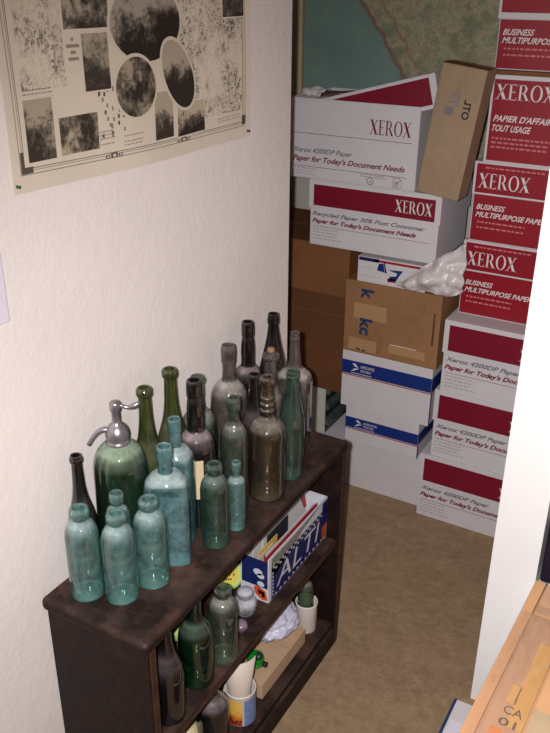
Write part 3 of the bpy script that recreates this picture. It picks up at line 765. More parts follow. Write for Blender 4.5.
# ------------------------------------------------------------------ bottles
GL = dict(
 teal=m_glass('teal_bottle_glass', (200, 234, 230), (168, 208, 204), .26, .30, (180, 200, 198), .05, 6.0),
 teal2=m_glass('blue_teal_bottle_glass', (184, 224, 226), (142, 186, 190), .46, .42, (184, 200, 198), .10, 4.0),
 pale=m_glass('pale_green_bottle_glass', (208, 226, 212), (160, 174, 160), .10, .34, (168, 168, 160), .05, 6.0),
 clear=m_glass('clear_bottle_glass', (206, 198, 192), (178, 168, 162), .22, .55, (172, 162, 156), .06, 7.0),
 amber=m_glass('faint_amber_bottle_glass', (226, 218, 200), (150, 136, 116), .06, .26, (158, 150, 138), .05, 7.0),
 olive=m_glass('olive_bottle_glass', (158, 176, 62), (124, 136, 56), .22, .70, (148, 142, 118), .06, 2.6),
 black=m_glass('black_bottle_glass', (44, 32, 34), (10, 8, 9), .70, .62, (140, 126, 128), .05, 1.5),
 purple=m_glass('purple_bottle_glass', (84, 60, 66), (28, 20, 23), .50, .70, (136, 122, 120), .06, 1.6),
 siph=m_glass('green_siphon_glass', (20, 104, 50), (8, 58, 24), .50, .80, (132, 150, 128), .05, 1.6),
 green=m_glass('sea_green_bottle_glass', (178, 212, 198), (134, 172, 158), .13, .22, (156, 172, 160), .05, 4.0),
 dgreen=m_glass('deep_green_bottle_glass', (86, 152, 108), (28, 72, 46), .30, .26, (120, 136, 120), .06, 2.6),
)
LIPS = {}
def lipglass(m):
    """the same glass wiped clean of dust, for rims and necks"""
    if m.name not in LIPS:
        c = m.copy(); c.name = m.name+'_rim'
        for nd in c.node_tree.nodes:
            if nd.type == 'MATH' and nd.operation == 'MINIMUM': nd.inputs[1].default_value = .10
        LIPS[m.name] = c
    return LIPS[m.name]
def bez(p, n=6):
    """profile of (r,z) control points -> smooth samples without overshoot; a third value 1 keeps a corner sharp"""
    N = len(p); h = [max(1e-6, sqrt((p[i+1][0]-p[i][0])**2*.4+(p[i+1][1]-p[i][1])**2)) for i in range(N-1)]
    def tan(i, side):
        if i == 0 or i == N-1 or len(p[i]) > 2:
            k = i if side > 0 else i-1
            k = min(max(k, 0), N-2)
            return [(p[k+1][d]-p[k][d])/h[k] for d in (0, 1)]
        out = []
        for d in (0, 1):
            a = (p[i][d]-p[i-1][d])/h[i-1]; b = (p[i+1][d]-p[i][d])/h[i]
            out.append(0 if a*b <= 1e-9 else 2*a*b/(a+b) if d == 0 else (a*h[i]+b*h[i-1])/(h[i]+h[i-1]))
        return out
    out = []
    for i in range(N-1):
        a, b, m0, m1 = p[i], p[i+1], tan(i, 1), tan(i+1, -1)
        for k in range(n):
            t = k/n; t2, t3 = t*t, t*t*t
            q = [(2*t3-3*t2+1)*a[d]+(t3-2*t2+t)*h[i]*m0[d]+(-2*t3+3*t2)*b[d]+(t3-t2)*h[i]*m1[d] for d in (0, 1)]
            out.append((max(q[0], .0006), q[1]))
    out.append((p[-1][0], p[-1][1]))
    return out
def bottle(name, x, y, prof, lip, m, label, group, h, R, z=None, sq=None, rot=0, cat='bottle', lipm=None):
    """prof, lip: control points as fractions (r/R, z/h); root is the glass body, the finish is a child"""
    z = BH if z is None else z
    pts = bez([(.001, .018, 1), (.55*prof[0][0], .014), (prof[0][0]*.86, 0, 1)]+list(prof))
    pts = [(r*R, q*h) for r, q in pts]
    n = 36
    mb = MB()
    if sq is None:
        mb.lathe(pts, m, n)
    else:   # flattened, square shouldered body blending into a round neck
        rx, ry, zs0, zs1 = sq; rings = []
        for r, q in pts:
            k = min(1, max(0, (zs1*h-q)/((zs1-zs0)*h))); k = k*k*(3-2*k)
            ex = 1-(1-.42)*k; ring = []
            for j in range(n):
                a = 2*pi*j/n; c, s = cos(a), sin(a)
                cx = math.copysign(abs(c)**ex, c); cs = math.copysign(abs(s)**ex, s)
                ring.append((r*(1+(rx-1)*k)*cx, r*(1+(ry-1)*k)*cs, q))
            rings.append(ring)
        mb.rings(rings, m)
    o = mb.build(name, loc=(x, y, z), rot=(0, 0, rot))
    mb = MB(); lp = [(r*R, q*h) for r, q in bez(lip, 5)]
    mb.lathe(lp, lipm or lipglass(m), 28); mb.build('bottle_lip', o)
    tag(o, label, cat, group)
    return o
def wall_in(r0, r1, z0, z1, zi): return
# ---- profiles (radius fraction, height fraction)
SODA = [(1, .015), (1.0, .06), (1, .66), (.95, .735), (.77, .81), (.52, .85), (.42, .868, 1)]
SODALIP = [(.42, .865), (.52, .885), (.60, .925), (.60, .955), (.54, .985), (.44, 1.0), (.34, .995), (.30, .96), (.30, .90)]
WINE = [(1, .01), (1, .05), (1, .40), (.93, .48), (.72, .58), (.50, .68), (.40, .78), (.36, .90), (.35, .945, 1)]
WINELIP = [(.35, .945), (.43, .95), (.45, .965), (.43, .978), (.38, .984), (.38, .995), (.34, 1.0), (.27, .995), (.25, .95), (.24, .90)]
GLIP = [(.35, .94), (.42, .945), (.46, .962), (.46, .978), (.42, .992), (.35, 1.0), (.27, .995), (.25, .95), (.24, .90)]
BULB = [(1, .01), (1, .05), (1.0, .44), (.99, .52), (.86, .60), (.60, .645), (.46, .67), (.44, .70), (.46, .76), (.43, .84), (.36, .895, 1)]
BULBLIP = [(.36, .895), (.43, .897), (.43, .94), (.41, .985), (.36, 1.0), (.28, .995), (.26, .95), (.25, .90)]
DOME = [(1, .01), (1, .05), (1, .50), (.96, .585), (.78, .655), (.52, .70), (.38, .725), (.34, .76), (.33, .86, 1)]
DOMELIP = [(.33, .86), (.38, .865), (.38, .90), (.40, .96), (.37, .985), (.33, 1.0), (.26, .995), (.24, .95), (.23, .88)]
SLIM = [(1, .01), (1, .05), (1.02, .46), (.96, .54), (.76, .62), (.58, .70), (.48, .80), (.42, .90), (.40, .935, 1)]
SLIMLIP = [(.40, .935), (.48, .94), (.50, .958), (.45, .97), (.46, .985), (.42, 1.0), (.32, .995), (.30, .95), (.29, .90)]
COKE = [(.88, .01), (.92, .05), (.90, .14), (1.0, .28), (1.0, .44), (.92, .56), (.70, .70), (.52, .82), (.42, .91), (.40, .935, 1)]
SQNECK = [(1, .01), (1, .03), (1, .60), (1.0, .68), (.80, .745), (.44, .775), (.34, .79), (.33, .82), (.33, .90, 1)]
SQLIP = [(.33, .90), (.38, .902), (.40, .92), (.40, .97), (.37, .995), (.31, 1.0), (.24, .99), (.23, .95), (.23, .90)]
MEDI = [(1, .01), (1, .04), (1, .62), (.95, .70), (.70, .755), (.46, .78), (.40, .80), (.40, .87, 1)]
MEDLIP = [(.40, .87), (.52, .875), (.56, .91), (.56, .96), (.50, .99), (.38, 1.0), (.30, .99), (.28, .94), (.28, .88)]
GS = 'small blob topped soda bottles on the bookcase'
t_ = GL['teal']
bottle('soda_bottle', .070, .050, SODA, SODALIP, t_, 'pale teal blob top bottle nearest the wall at the near end of the bookcase', GS, .198, .0325)
bottle('soda_bottle', .134, .077, SODA, SODALIP, t_, 'pale teal blob top bottle at the very front corner of the bookcase top', GS, .193, .0325)
bottle('soda_bottle', .098, .122, SODA, SODALIP, GL['teal'], 'pale teal blob top bottle half hidden between the siphon and front two bottles', GS, .198, .026)
bottle('soda_bottle', .157, .144, SODA, SODALIP, t_, 'teal blob top bottle in front of the flat shouldered blue bottle', GS, .193, .034)
bottle('soda_bottle', .196, .309, SODA, SODALIP, GL['green'], 'clearer green blob top bottle with glassy highlights beside the tiny medicine bottle', GS, .193, .0305)
bottle('medicine_bottle', .206, .376, MEDI, MEDLIP, GL['teal'], 'smallest teal bottle with short neck, right of the clearer green bottle', 'flat and small medicine bottles', .165, .0205)
bottle('medicine_bottle', .148, .212, SQNECK, SQLIP, GL['teal2'], 'dusty blue flat shouldered bottle with square lip, second row front', 'flat and small medicine bottles', .27, .042, sq=(1.06, .62, .60, .76), rot=.55)
bottle('medicine_bottle', .120, .284, SQNECK, SQLIP, GL['teal2'], 'taller dusty blue panelled bottle standing in front of the second olive bottle', 'flat and small medicine bottles', .288, .036, sq=(.98, .80, .60, .76), rot=.30)
GW = 'wine bottles along the wall'
bottle('wine_bottle', .0302, .096, WINE, WINELIP, GL['purple'], 'dark purple brown wine bottle at the wall behind the front teal bottles', GW, .273, .029)
bottle('wine_bottle', .043, .290, WINE, GLIP, GL['olive'], 'olive green wine bottle just right of the siphon spout lever', GW, .334, .037)
bottle('wine_bottle', .042, .378, WINE, GLIP, GL['olive'], 'taller looking olive green wine bottle second from the siphon', GW, .340, .038)
GK = 'dark bottles on the bookcase'
bk11 = bottle('glass_bottle', .117, .361, BULB, BULBLIP, GL['black'], 'black bottle with bulging neck and glossy round shoulder, middle of the group', GK, .340, .040)
bottle('glass_bottle', .042, .477, DOME, WINELIP, GL['pale'], 'dusty green bottle behind the bulging necked black bottle', GK, .281, .041)
bottle('glass_bottle', .046, .598, DOME, DOMELIP, GL['clear'], 'dusty clear bottle with tall squared collar near the wall', GK, .312, .046)
bottle('glass_bottle', .040, .694, BULB, BULBLIP, GL['black'], 'tall black bottle with swollen neck standing near the wall', GK, .336, .037)
bottle('wine_bottle', .053, .795, [(1, .01), (1, .05), (1, .42), (.94, .52), (.74, .64), (.52, .76), (.38, .86), (.33, .92, 1)], [(.33, .92), (.40, .925), (.40, .95), (.37, .985), (.35, 1), (.27, .995), (.26, .95), (.25, .9)], GL['black'], 'farthest tall dark bottle with sloping shoulders by the wall edge', GW, .325, .038)
g16 = bottle('glass_bottle', .113, .681, SLIM, [(.40, .935), (.62, .938), (.64, .952), (.50, .962), (.36, .965), (.33, .98), (.33, .998), (.28, 1.0), (.05, 1.0)], GL['clear'], 'clear bottle with wide flanged lip and cork, between black and square bottles', GK, .281, .033)
bottle('glass_bottle', .134, .760, [(1, .01), (1, .04), (1, .52), (.98, .60), (.74, .66), (.44, .70), (.34, .76), (.30, .86), (.26, .93, 1)], [(.26, .93), (.30, .935), (.30, .95), (.27, .96), (.27, .995), (.22, 1.0), (.17, .99), (.16, .93)], GL['clear'], 'clear square shouldered bottle at the far end of the bookcase', GK, .305, .043, sq=(1.0, .80, .54, .68), rot=.2)
bottle('glass_bottle', .124, .585, WINE, [(.35, .945), (.43, .95), (.46, .965), (.44, .985), (.38, 1.0), (.28, .995), (.26, .95), (.25, .9)], GL['purple'], 'short dark purple bottle behind the clear ribbed neck bottle', GK, .262, .034)
bottle('glass_bottle', .196, .522, [(1, .01), (1, .05), (1, .48), (.97, .56), (.80, .615), (.50, .66), (.36, .70), (.39, .725), (.31, .75), (.36, .775), (.29, .80), (.34, .825), (.28, .85), (.28, .91), (.28, .93, 1)], [(.28, .93), (.36, .935), (.41, .955), (.41, .975), (.36, .995), (.30, 1.0), (.22, .995), (.20, .95), (.20, .90)], GL['amber'], 'largest clear bottle with knobbly ringed neck and faint amber lip at shelf edge', GK, .300, .0435)
bottle('soda_bottle', .208, .615, COKE, SLIMLIP, GL['green'], 'sea green waisted bottle farthest along the bookcase front edge', GS, .278, .032)
bottle('glass_bottle', .163, .436, [(1, .01), (1, .05), (1, .60), (.94, .67), (.76, .735), (.50, .785), (.40, .82), (.38, .87), (.38, .885, 1)], [(.38, .885), (.46, .90), (.52, .93), (.52, .96), (.46, .99), (.38, 1.0), (.30, .995), (.28, .95), (.27, .90)], GL['pale'], 'pale grey green bottle between black bottle and ringed neck bottle', GK, .279, .031)
# cream label pasted on the black bulging necked bottle
M['label'] = plain('cream_label_paper', (206, 186, 150), .7, .08)
mb = MB(); rings = []
for z_ in (.075, .10, .125, .15, .17): rings.append([(.0408*cos(a), .0408*sin(a), z_) for a in [radians(-100+q*8) for q in range(9)]])
mb.rings(rings, 'label', closed=False); mb.build('paper_label', bk11)
M['cork'] = plain('cork', (150, 120, 92), .8, .15, 90)
mb = MB(); mb.lathe([(.0090, .274), (.0092, .284), (.008, .289), (.0005, .289)], 'cork', 16); mb.build('cork_stopper', g16)

# soda siphon
sr = empty('soda_siphon', (.0555, .187, BH))
mb = MB(); R_, h_ = .0535, .286
prof = [(.001, .02, 1), (.6, .015), (.86, 0, 1), (1, .02), (1, .07), (1.0, .70), (.98, .80), (.86, .90), (.62, .965), (.42, .99), (.34, 1.0)]
mb.lathe([(a*R_, b*h_*.93) for a, b in bez(prof)], GL['siph'], 40); mb.build('glass_body', sr)
mb = MB(); z0 = h_*.93
mb.lathe([(.022, z0-.008), (.0240, z0-.006), (.0240, z0+.002), (.0215, z0+.004), (.0225, z0+.008), (.0235, z0+.016), (.021, z0+.027), (.0145, z0+.036), (.0088, z0+.040), (.0082, z0+.044), (.0082, z0+.066), (.0105, z0+.068), (.0108, z0+.082), (.0085, z0+.086), (.004, z0+.088), (.0004, z0+.088)], 'metal', 28)
mb.build('metal_head', sr)
dv = Vector((-.80, -.60, 0)).normalized()     # spout points towards the camera's left
mb = MB(); pts = []
for q in range(11):
    t = q/10; pts.append(dv*(.014+.042*t)+Vector((0, 0, z0+.024+.006*sin(pi*t)-.030*t**1.9)))
mb.tube(pts, [.0062-.0014*q/10 for q in range(11)], 'metal', 12); mb.build('spout', sr)
mb = MB(); d2 = Vector((.80, .60, 0)).normalized(); pts = [d2*(.008+.040*q/8)+Vector((0, 0, z0+.078-.006*sin(pi*q/8*1.2))) for q in range(9)]
mb.tube(pts, [.0045, .0040, .0036, .0038, .0048, .0058, .0058, .0046, .002], 'metal', 8); mb.build('lever', sr)
tag(sr, 'green glass soda siphon with pewter spout and lever, dusty shoulders', 'siphon')

# ---- middle shelf
GM = 'bottles on the middle shelf'
bottle('wine_bottle', .205, .110, WINE, WINELIP, GL['black'], 'black bottle at the near end of the middle shelf', GM, .262, .034, z=ZM)
bottle('glass_bottle', .196, .222, [(1, .01), (1, .05), (1, .46), (.95, .54), (.70, .63), (.45, .70), (.38, .78), (.36, .90), (.36, .94, 1)], [(a*1.02, b) for a, b in WINELIP], GL['dgreen'], 'deep green round bottle second along the middle shelf', GM, .240, .0385, z=ZM)
bottle('soda_bottle', .212, .305, SODA, SODALIP, GL['pale'], 'pale green blob top bottle on the middle shelf', GM, .195, .0335, z=ZM)
# glass insulator standing on a purple knob
M['insglass'] = m_glass('clear_pressed_glass', (236, 238, 242), (232, 234, 240), .50, .3, (220, 220, 226), .04, 6.0)
ins = MB()
ins.lathe(bez([(.012, .0, 1), (.020, .003), (.027, .018), (.029, .030), (.026, .040), (.017, .046), (.0145, .050), (.0195, .056), (.020, .064), (.014, .072), (.003, .075), (.0006, .0752)], 5), 'insglass', 32)
o = ins.build('glass_insulator', loc=(.182, .445, ZM)); tag(o, 'clear glass insulator shining beside the blue paper holder', 'insulator')
M['purpleglass'] = m_glass('pale_purple_glass', (170, 130, 160), (150, 112, 140), .5, .3, (180, 160, 175))
mb = MB(); mb.lathe(bez([(.001, .0, 1), (.013, 0, 1), (.0175, .008), (.019, .016), (.015, .026), (.006, .031), (.0005, .032)], 5), M['purpleglass'], 24)
tag(mb.build('glass_ball', loc=(.206, .385, ZM)), 'small purple glass ball in front of the clear insulator', 'ball')
# lime plastic puck with yellow label, leaning behind the insulator
M['lime'] = plain('lime_plastic', (176, 204, 128), .3, .05); M['yel'] = plain('yellow_label', (206, 184, 52), .5, .05)
lm = empty('lime_container', (.094, .504, ZM+.041), (radians(62), 0, radians(32)))
mb = MB(); mb.lathe(bez([(.0005, -.012, 1), (.036, -.012, 1), (.040, -.008), (.040, .006), (.036, .012, 1), (.030, .013), (.0005, .013)], 4), 'lime', 36); mb.build('round_case', lm)
mb = MB(); mb.lathe([(.028, .0136), (.0005, .0137)], 'yel', 28); q = lambda u, v: (u, v, .0142)

for k in range(7): mb.poly([q(-.018+k*.0052+a, (.004 if k % 2 else -.003)+b) for a, b in ((0, 0), (.003, -.001), (.0045, .006), (.0015, .007))], 'black')
for k in range(4): mb.poly([q(-.010+k*.0055+a, -.014+b) for a, b in ((0, 0), (.0035, .001), (.003, .0055), (-.001, .005))], 'black')
lb_ = mb.build('yellow_label', lm)
tag(lm, 'round lime green container with yellow label behind the clear insulator', 'container')
mb = MB(); mb.lathe(bez([(.001, 0, 1), (.016, .002), (.030, .018), (.033, .035), (.026, .055), (.010, .064), (.0005, .065)], 5), 'lime', 28)
tag(mb.build('lime_ball', loc=(.095, .300, ZM)), 'yellow green ball behind the deep green bottle on the middle shelf', 'ball')

# cereal-box magazine holder
M['hblue'] = plain('holder_blue_print', (30, 40, 96), .4, .2); M['hgrey'] = plain('holder_speckled_print', (150, 148, 136), .5, .35, 160)
M['hwhite'] = plain('holder_white_print', (206, 206, 214), .45, .05); M['horange'] = plain('holder_orange_print', (204, 84, 40), .45, .1)
M['hyellow'] = plain('holder_yellow_print', (226, 190, 84), .45, .1)
X0, X1, Y0, Y1, HH = .134, .214, .502, .815, .132
hd = empty('magazine_holder', (X0, Y0, ZM)); W_, L_ = X1-X0, Y1-Y0; t2 = .003
mb = MB(); mb.box((0, 0, 0), (W_, L_, t2), 'hwhite'); mb.build('base', hd)
mb = MB(); mb.box((W_-t2, 0, t2), (W_, L_, HH), 'hwhite'); s1 = mb.build('side_panel', hd)
mb = MB(); mb.box((0, 0, t2), (t2, L_, HH), 'hwhite'); mb.build('side_panel', hd)
mb = MB(); mb.box((t2, 0, t2), (W_-t2, t2, HH-.012), 'hblue'); e1 = mb.build('end_panel', hd)
mb = MB(); mb.box((t2, L_-t2, t2), (W_-t2, L_, HH), 'hwhite'); mb.build('end_panel', hd)
mb = MB(); sd = lambda u, v: (W_+.0007, u, v); sd2 = lambda u, v: (W_+.0014, u, v)
rect(mb, 0, .002, .012, HH-.004, 'hwhite', sd); rect(mb, .012, .002, L_*.94, .100, 'hblue', sd)
mb.poly([sd(.012, .062), sd(L_*.55, .112), sd(L_*.55, HH-.006), sd(.012, HH-.006)], 'hgrey')
mb.poly([sd(L_*.55, .112), sd(L_*.86, .128), sd(L_*.86, HH-.001), sd(L_*.55, HH-.006)], 'hgrey')
rect(mb, L_*.9, .05, L_, HH-.006, 'hblue', sd2); rect(mb, L_*.90, .006, L_*.985, .05, 'horange', sd2)
# big white capitals and the chequered rows above and below them
put_text(mb, 'ALTI', .036, .024, L_*.74, .056, 'hwhite', .2, .0, sd2)
for k in range(26):
    u = .018+k*.0112
    for v0, v1 in ((.086+.0*u, .0915), (.0945, .100)):
        if (k+(v0 > .09)) % 2: rect(mb, u, v0, u+.009, v1, 'hwhite', sd2)
    if k % 2: rect(mb, u, .006, u+.009, .012, 'hwhite', sd2)
for k in range(7): rect(mb, .014, .012+k*.011, .022, .017+k*.011, 'hwhite', sd2)
mb.build('printed_side', s1)
mb = MB(); ed = lambda u, v: (u, -.0007, v); ed2 = lambda u, v: (u, -.0013, v)
rect(mb, 0, 0, W_, .042, 'hwhite', ed)
for cx, cz, s_ in ((.050, .086, .010), (.058, .052, .008), (.058, .076, .008)):
    mb.poly([ed2(cx+s_*cos(2*pi*k/12)*1.3, cz+s_*sin(2*pi*k/12)) for k in range(12)], 'hwhite')
mb.poly([ed2(.038, .038), (.052, -.0013, .044), ed2(.072, .034), ed2(.078, .008), ed2(.062, .004), ed2(.042, .018)], 'horange')
mb.poly([ed2(.052, .020), ed2(.062, .022), ed2(.060, .014), ed2(.070, .014), ed2(.068, .030), ed2(.050, .034)], 'hyellow')
mb.build('printed_end', e1)
tag(hd, 'paper holder cut from a blue printed box, full of envelopes and cards', 'magazine holder')
# papers in the holder, each its own
rp = random.Random(5)
M['pwhite'] = plain('envelope_paper', (214, 210, 208), .6, .03); M['pcream'] = plain('cream_card', (214, 196, 160), .6, .04)
M['pred'] = plain('red_card', (170, 40, 44), .5, .05); M['pyell'] = plain('yellow_card', (218, 180, 96), .5, .05); M['pblack'] = plain('black_card', (40, 42, 52), .4, .05); M['pviol'] = plain('violet_card', (110, 50, 90), .5, .05)
papers = [('envelope', .0085, .04, .225, .118, 'pwhite', 'white envelope nearest the wall side of the paper holder'),
          ('envelope', .0160, .075, .24, .128, 'pwhite', 'white envelope with a red corner standing in the holder'),
          ('card', .0240, .085, .105, .124, 'pblack', 'black card standing among the papers in the holder'),
          ('card', .0320, .030, .09, .112, 'pyell', 'yellow card near the blue end of the holder'),
          ('card', .0390, .012, .075, .108, 'pcream', 'cream card beside the yellow card in the holder'),
          ('card', .0450, .035, .06, .104, 'pviol', 'violet card near the blue end of the holder'),
          ('envelope', .0530, .03, .25, .116, 'pwhite', 'long white envelope near the printed side of the holder'),
          ('card', .0620, .012, .27, .120, 'pred', 'thin rust red card closest to the printed side of the holder')]
for nm, x, y, ln_, hh, mm, lb in papers:
    mb = MB(); mb.box((-.0012, 0, 0), (.0012, ln_, hh), mm)
    o = mb.build(nm, loc=(X0+x+.002, Y0+y, ZM+.0035)); tag(o, lb, nm, 'papers standing in the holder')
    if 'corner' in lb:
        mb = MB(); mb.poly([(.0014, ln_-.045, hh), (.0014, ln_-.020, hh), (.0014, ln_-.005, hh-.05), (.0014, ln_-.02, hh-.05)], 'pred'); mb.build('red_print', o)

# ---- bottom shelf
bottle('wine_bottle', .178, .300, [(1, .01), (1, .05), (1, .45), (.97, .52), (.78, .60), (.50, .66), (.38, .72), (.35, .9), (.35, .94, 1)], WINELIP, GL['black'], 'squat dark bottle on the bottom shelf beside the picture mug', 'bottles on the bottom shelf', .235, .040, z=ZB)
M['gourd'] = plain('cream_shell', (206, 192, 150), .45, .06)
o = crumple('sea_shell', (.130, .262, ZB+.032), (.034, .040, .036), 'gourd', 7.0, .10, 4, 1.1, 2.5)
for p in o.data.polygons: p.use_smooth = True
tag(o, 'cream rounded shell at the near end of the bottom shelf', 'shell')
def mugpic():
    t = NT('sunset_picture_glaze'); tc = t.n.new('ShaderNodeTexCoord'); sx = t.n.new('ShaderNodeSeparateXYZ'); t.link(tc.outputs['Object'], sx.inputs[0])
    f = t.math('ADD', t.math('MULTIPLY', sx.outputs['Z'], 13.0), t.math('MULTIPLY', t.noise(tc.outputs['Object'], 60, 4), .55))
    c = t.ramp(f, [(.25, lin((90, 30, 34))), (.5, lin((176, 60, 30))), (.62, lin((60, 34, 36))), (.78, lin((214, 122, 40))), (1.0, lin((220, 180, 84)))])
    M['mugpic'] = t.done(t.bsdf(c, .25))
mugpic()
M['ceramic'] = plain('white_glaze', (218, 208, 200), .25, .03); M['mugblue'] = plain('blue_picture_glaze', (116, 140, 190), .3, .2, 60)
mg = empty('picture_mug', (.196, .396, ZB))
mb = MB(); r0 = .039
mb.lathe([(.001, .001), (.034, 0), (.037, .003), (r0, .008), (r0, .100), (r0+.0012, .1025), (r0-.0008, .1045), (r0-.0035, .102), (r0-.004, .010), (.030, .006), (.001, .006)], 'ceramic', 44); mb.build('mug_body', mg)
for nm, a0, a1, mm in (('picture_panel', -118, -52, 'mugpic'), ('picture_panel', -44, 12, 'mugblue')):
    mb = MB(); mb.rings([[((r0+.0007)*cos(a), (r0+.0007)*sin(a), z_) for a in [radians(a0+(a1-a0)*q/10) for q in range(11)]] for z_ in (.010, .03, .05, .07, .092)], mm, closed=False); mb.build(nm, mg)
mb = MB(); mb.lathe([(r0+.0006, .006), (r0+.0006, .009)], 'navy', 40); mb.build('base_ring', mg)
mb = MB(); mb.tube([Vector((-.036, .012, .075))+Vector((-.026*sin(pi*q/8), .008*sin(pi*q/8), -.055*q/8)) for q in range(9)], .0045, 'ceramic', 8); mb.build('handle', mg)
tag(mg, 'white mug with sunset picture on the bottom shelf', 'mug')
# folded card cone in the mug
M['cardwhite'] = plain('white_card', (205, 192, 178), .6, .03)
mb = MB(); n = 26; a = [radians(120+250*q/(n-1)) for q in range(n)]
mb.rings([[(.018*cos(t), .018*sin(t), .0) for t in a], [(.028*cos(t), .028*sin(t), .060) for t in a], [(.032*cos(t)-.003, .032*sin(t)+.002, .100) for t in a], [(.050*cos(t)-.018, .050*sin(t)+.018, .190) for t in a]], 'cardwhite', closed=False)
o = mb.build('rolled_card', loc=(.194, .398, ZB+.008)); s_ = o.modifiers.new('s', 'SOLIDIFY'); s_.thickness = .001
tag(o, 'curled white card standing inside the picture mug', 'card')
# cardboard tray
M['traycard'] = plain('buff_tray_card', (196, 164, 132), .6, .06)
tr_ = empty('cardboard_tray', (.075, .470, ZB)); TW, TL, TH = .140, .235, .048
mb = MB(); t3 = .003
mb.box((0, 0, 0), (TW, TL, t3), 'traycard'); mb.build('base', tr_)
for nm, a, b in (('side_panel', (0, 0, t3), (t3, TL, TH)), ('side_panel', (TW-t3, 0, t3), (TW, TL, TH)), ('end_panel', (t3, 0, t3), (TW-t3, t3, TH)), ('end_panel', (t3, TL-t3, t3), (TW-t3, TL, TH))):
    mb = MB(); mb.box(a, b, 'traycard'); mb.build(nm, tr_, .0008)
tag(tr_, 'shallow buff cardboard tray on the bottom shelf holding a green bauble', 'tray')
mb = MB(); mb.box((0, 0, 0), (.12, .15, .010), 'traycard')
o = mb.build('cardboard_packet', loc=(.082, .500, ZB+.0035), bevel=.003); tag(o, 'flat buff cardboard packet lying in the tray under the bauble', 'packet')
M['greenfoil'] = plain('green_bauble_glaze', (22, 140, 44), .15, .1, 20, .8)
gb = empty('green_bauble', (.150, .545, ZB+.038)); gb.scale = (1.25,)*3
mb = MB(); mb.lathe(bez([(.0005, -.019, 1), (.011, -.016), (.0185, -.004), (.018, .008), (.010, .018), (.0005, .020)], 5), 'greenfoil', 28); mb.build('ball', gb)
M['dkgreen'] = plain('dark_green_cap', (26, 66, 40), .4)
mb = MB(); mb.lathe([(.0085, .0), (.009, .007), (.006, .011), (.0004, .012)], 'dkgreen', 16); mb.build('cap', gb, loc=(.008, -.004, .016), rot=(.3, .6, 0))
mb = MB(); mb.lathe([(.0005, .0), (.006, .0), (.006, .010), (.0004, .011)], 'black', 14); mb.build('nozzle', gb, loc=(.016, .002, -.004), rot=(0, 1.5, 0))
tag(gb, 'shiny green bauble lying in the buff tray', 'bauble')
o = crumple('plastic_bag', (.140, .660, ZB+.088), (.058, .078, .046), 'lilacbag', 12.5, .20, 5, .9, 3.4)
for p in o.data.polygons: p.use_smooth = True
tag(o, 'crumpled lilac white plastic bag on the bottom shelf behind the tray', 'bag')
M['lilacblue'] = plain('blue_grey_polythene', (136, 142, 176), .4, .15, 30)
pt = empty('white_pot', (.190, .757, ZB))
mb = MB(); mb.lathe([(.001, .001), (.028, 0), (.030, .004), (.031, .090), (.0325, .096), (.031, .099), (.028, .096), (.0275, .008), (.001, .006)], 'ceramic', 36); mb.build('pot_body', pt)
tag(pt, 'white cylindrical pot at the far end of the bottom shelf', 'pot')
mb = MB(); mb.lathe(bez([(.0005, .0, 1), (.021, 0, 1), (.023, .01), (.023, .13), (.018, .15), (.010, .165), (.009, .18), (.011, .185), (.006, .19)], 5), GL['pale'], 24)
o = mb.build('glass_bottle', loc=(.187, .757, ZB+.0075)); tag(o, 'slim green bottle standing inside the white pot', 'bottle', 'bottles on the bottom shelf')

# ------------------------------------------------------------------ near right corner
nb = empty('shipping_box', (.776, -.10, 0), (0, 0, radians(-2.0)))
NW, ND, NH = .42, .735, .585
mb = MB(); mb.box((0, 0, 0), (NW, ND, NH), 'boxorange'); mb.build('carton_body', nb, .004)
def nf(name, x0, y0, x1, y1, z0, z1, m):
    mb = MB(); mb.box((x0, y0, z0), (x1, y1, z1), m); return mb.build(name, nb, .0025)
nf('top_flap', .0, .0, .022, ND, NH, NH+.014, 'boxorange')
nf('top_flap', .024, .0, .090, ND-.10, NH, NH+.005, 'boxpink')
nf('top_flap', .094, .0, NW, ND-.12, NH, NH+.014, 'boxorange')
nf('top_flap', .024, ND-.10, NW, ND, NH, NH+.010, 'boxpink')
def sheet(name, x0, y0, x1, y1, z, m, amp, seed):
    mb = MB(); nx, ny = 26, 60; vs = []
    for j in range(ny+1):
        for i in range(nx+1):
            x = x0+(x1-x0)*i/nx; y = y0+(y1-y0)*j/ny
            vs.append((x, y, z+amp*(noise.noise(Vector((x*60, y*22, seed)))+.6*noise.noise(Vector((x*120+y*60, y*50, seed+3))))+.010*max(0, 1-(x-x0)/.02)*(1 if name == 'tape_strip' else 0)))
    fs = [(j*(nx+1)+i, j*(nx+1)+i+1, (j+1)*(nx+1)+i+1, (j+1)*(nx+1)+i) for j in range(ny) for i in range(nx)]
    mb.add(vs, fs, m, True); return mb.build(name, nb)
sheet('clear_tape', .004, .10, .093, ND-.115, NH+.0185, 'tape', .0022, 1.0)
sheet('clear_tape', .026, ND-.135, NW-.05, ND-.085, NH+.021, 'tape', .0045, 4.0)
M['palegreen'] = plain('pale_green_tape', (190, 164, 132), .35, .06)
nf('tape_patch', .096, .05, .19, .385, NH+.0142, NH+.0150, 'palegreen')
mb = MB(); tp_ = lambda u, v: (u, v, NH+.0056)
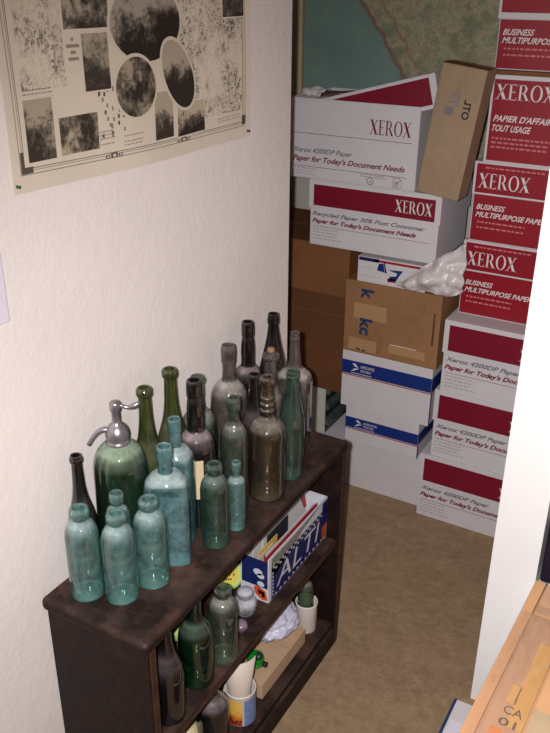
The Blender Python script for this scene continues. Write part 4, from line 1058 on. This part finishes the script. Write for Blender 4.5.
rect(mb, .060, .33, .089, .56, 'yellowink', tp_); rect(mb, .045, .385, .062, .43, 'yellowink', tp_); rect(mb, .040, .27, .062, .320, 'orangeink', tp_)
tp2 = lambda u, v: (u, v, NH+.0062)
put_text(mb, 'CA', .048, .357, .034, .020, 'brownink', 0, .01, tp2); put_text(mb, '01', .048, .328, .030, .019, 'brownink', 0, .01, tp2)
mb.build('printed_lettering', nb)
tag(nb, 'orange brown shipping box with glossy clear tape in the near right corner', 'box')

wb = plainbox('white_mailer', .648, .30, 0, .128, .410, .095, 'carton', .002)
mb = MB(); s = lambda u, v: (-.0007, u, v)
rect(mb, .01, .006, .40, .080, 'lilacblue', s); mb.build('printed_side', wb)
mb = MB(); mb.poly([(0, 0, .0956), (.010, 0, .0956), (.007, .41, .0956), (0, .41, .0956)], 'bluepen'); mb.build('blue_edge', wb)
mb = MB(); mb.box((.012, 0, .0952), (.126, .34, .099), 'plastic'); mb.build('paper_flap', wb, .001)
tag(wb, 'white mailer with blue grey side lying on carpet beside shipping box', 'box')
wb2 = plainbox('white_mailer', .640, -.05, 0, .130, .345, .112, 'carton', .002)
mb = MB(); rect(mb, .01, .006, .335, .095, 'lilacblue', s); mb.build('printed_side', wb2)
tag(wb2, 'second white mailer nearer the photographer at the bottom edge', 'box')

# white shelf unit and the dark case on it, right of the closet wall
su = empty('low_shelf', (.782, .712, 0))
mb = MB(); mb.box((0, 0, .43), (.70, .30, .45), 'jamb'); mb.build('top_board', su, .002)
for x_ in (0, .68):
    mb = MB(); mb.box((x_, .004, 0), (x_+.02, .296, .43), 'jamb'); mb.build('side_panel', su, .001)
mb = MB(); mb.box((.02, .28, 0), (.68, .29, .43), 'jamb'); mb.build('back_panel', su)
tag(su, 'low white painted shelf just right of the white closet wall', 'shelf')
M['case'] = plain('black_violet_case', (30, 22, 40), .4, .1)
cs = plainbox('black_case', .783, .822, .450, .30, .17, .16, 'case', .006)
mb = MB(); mb.tube([(.08, .06, .16), (.09, .06, .18), (.21, .06, .18), (.22, .06, .16)], .006, 'case', 8); mb.build('handle', cs)
tag(cs, 'black case standing on the low white shelf at the right edge', 'case')
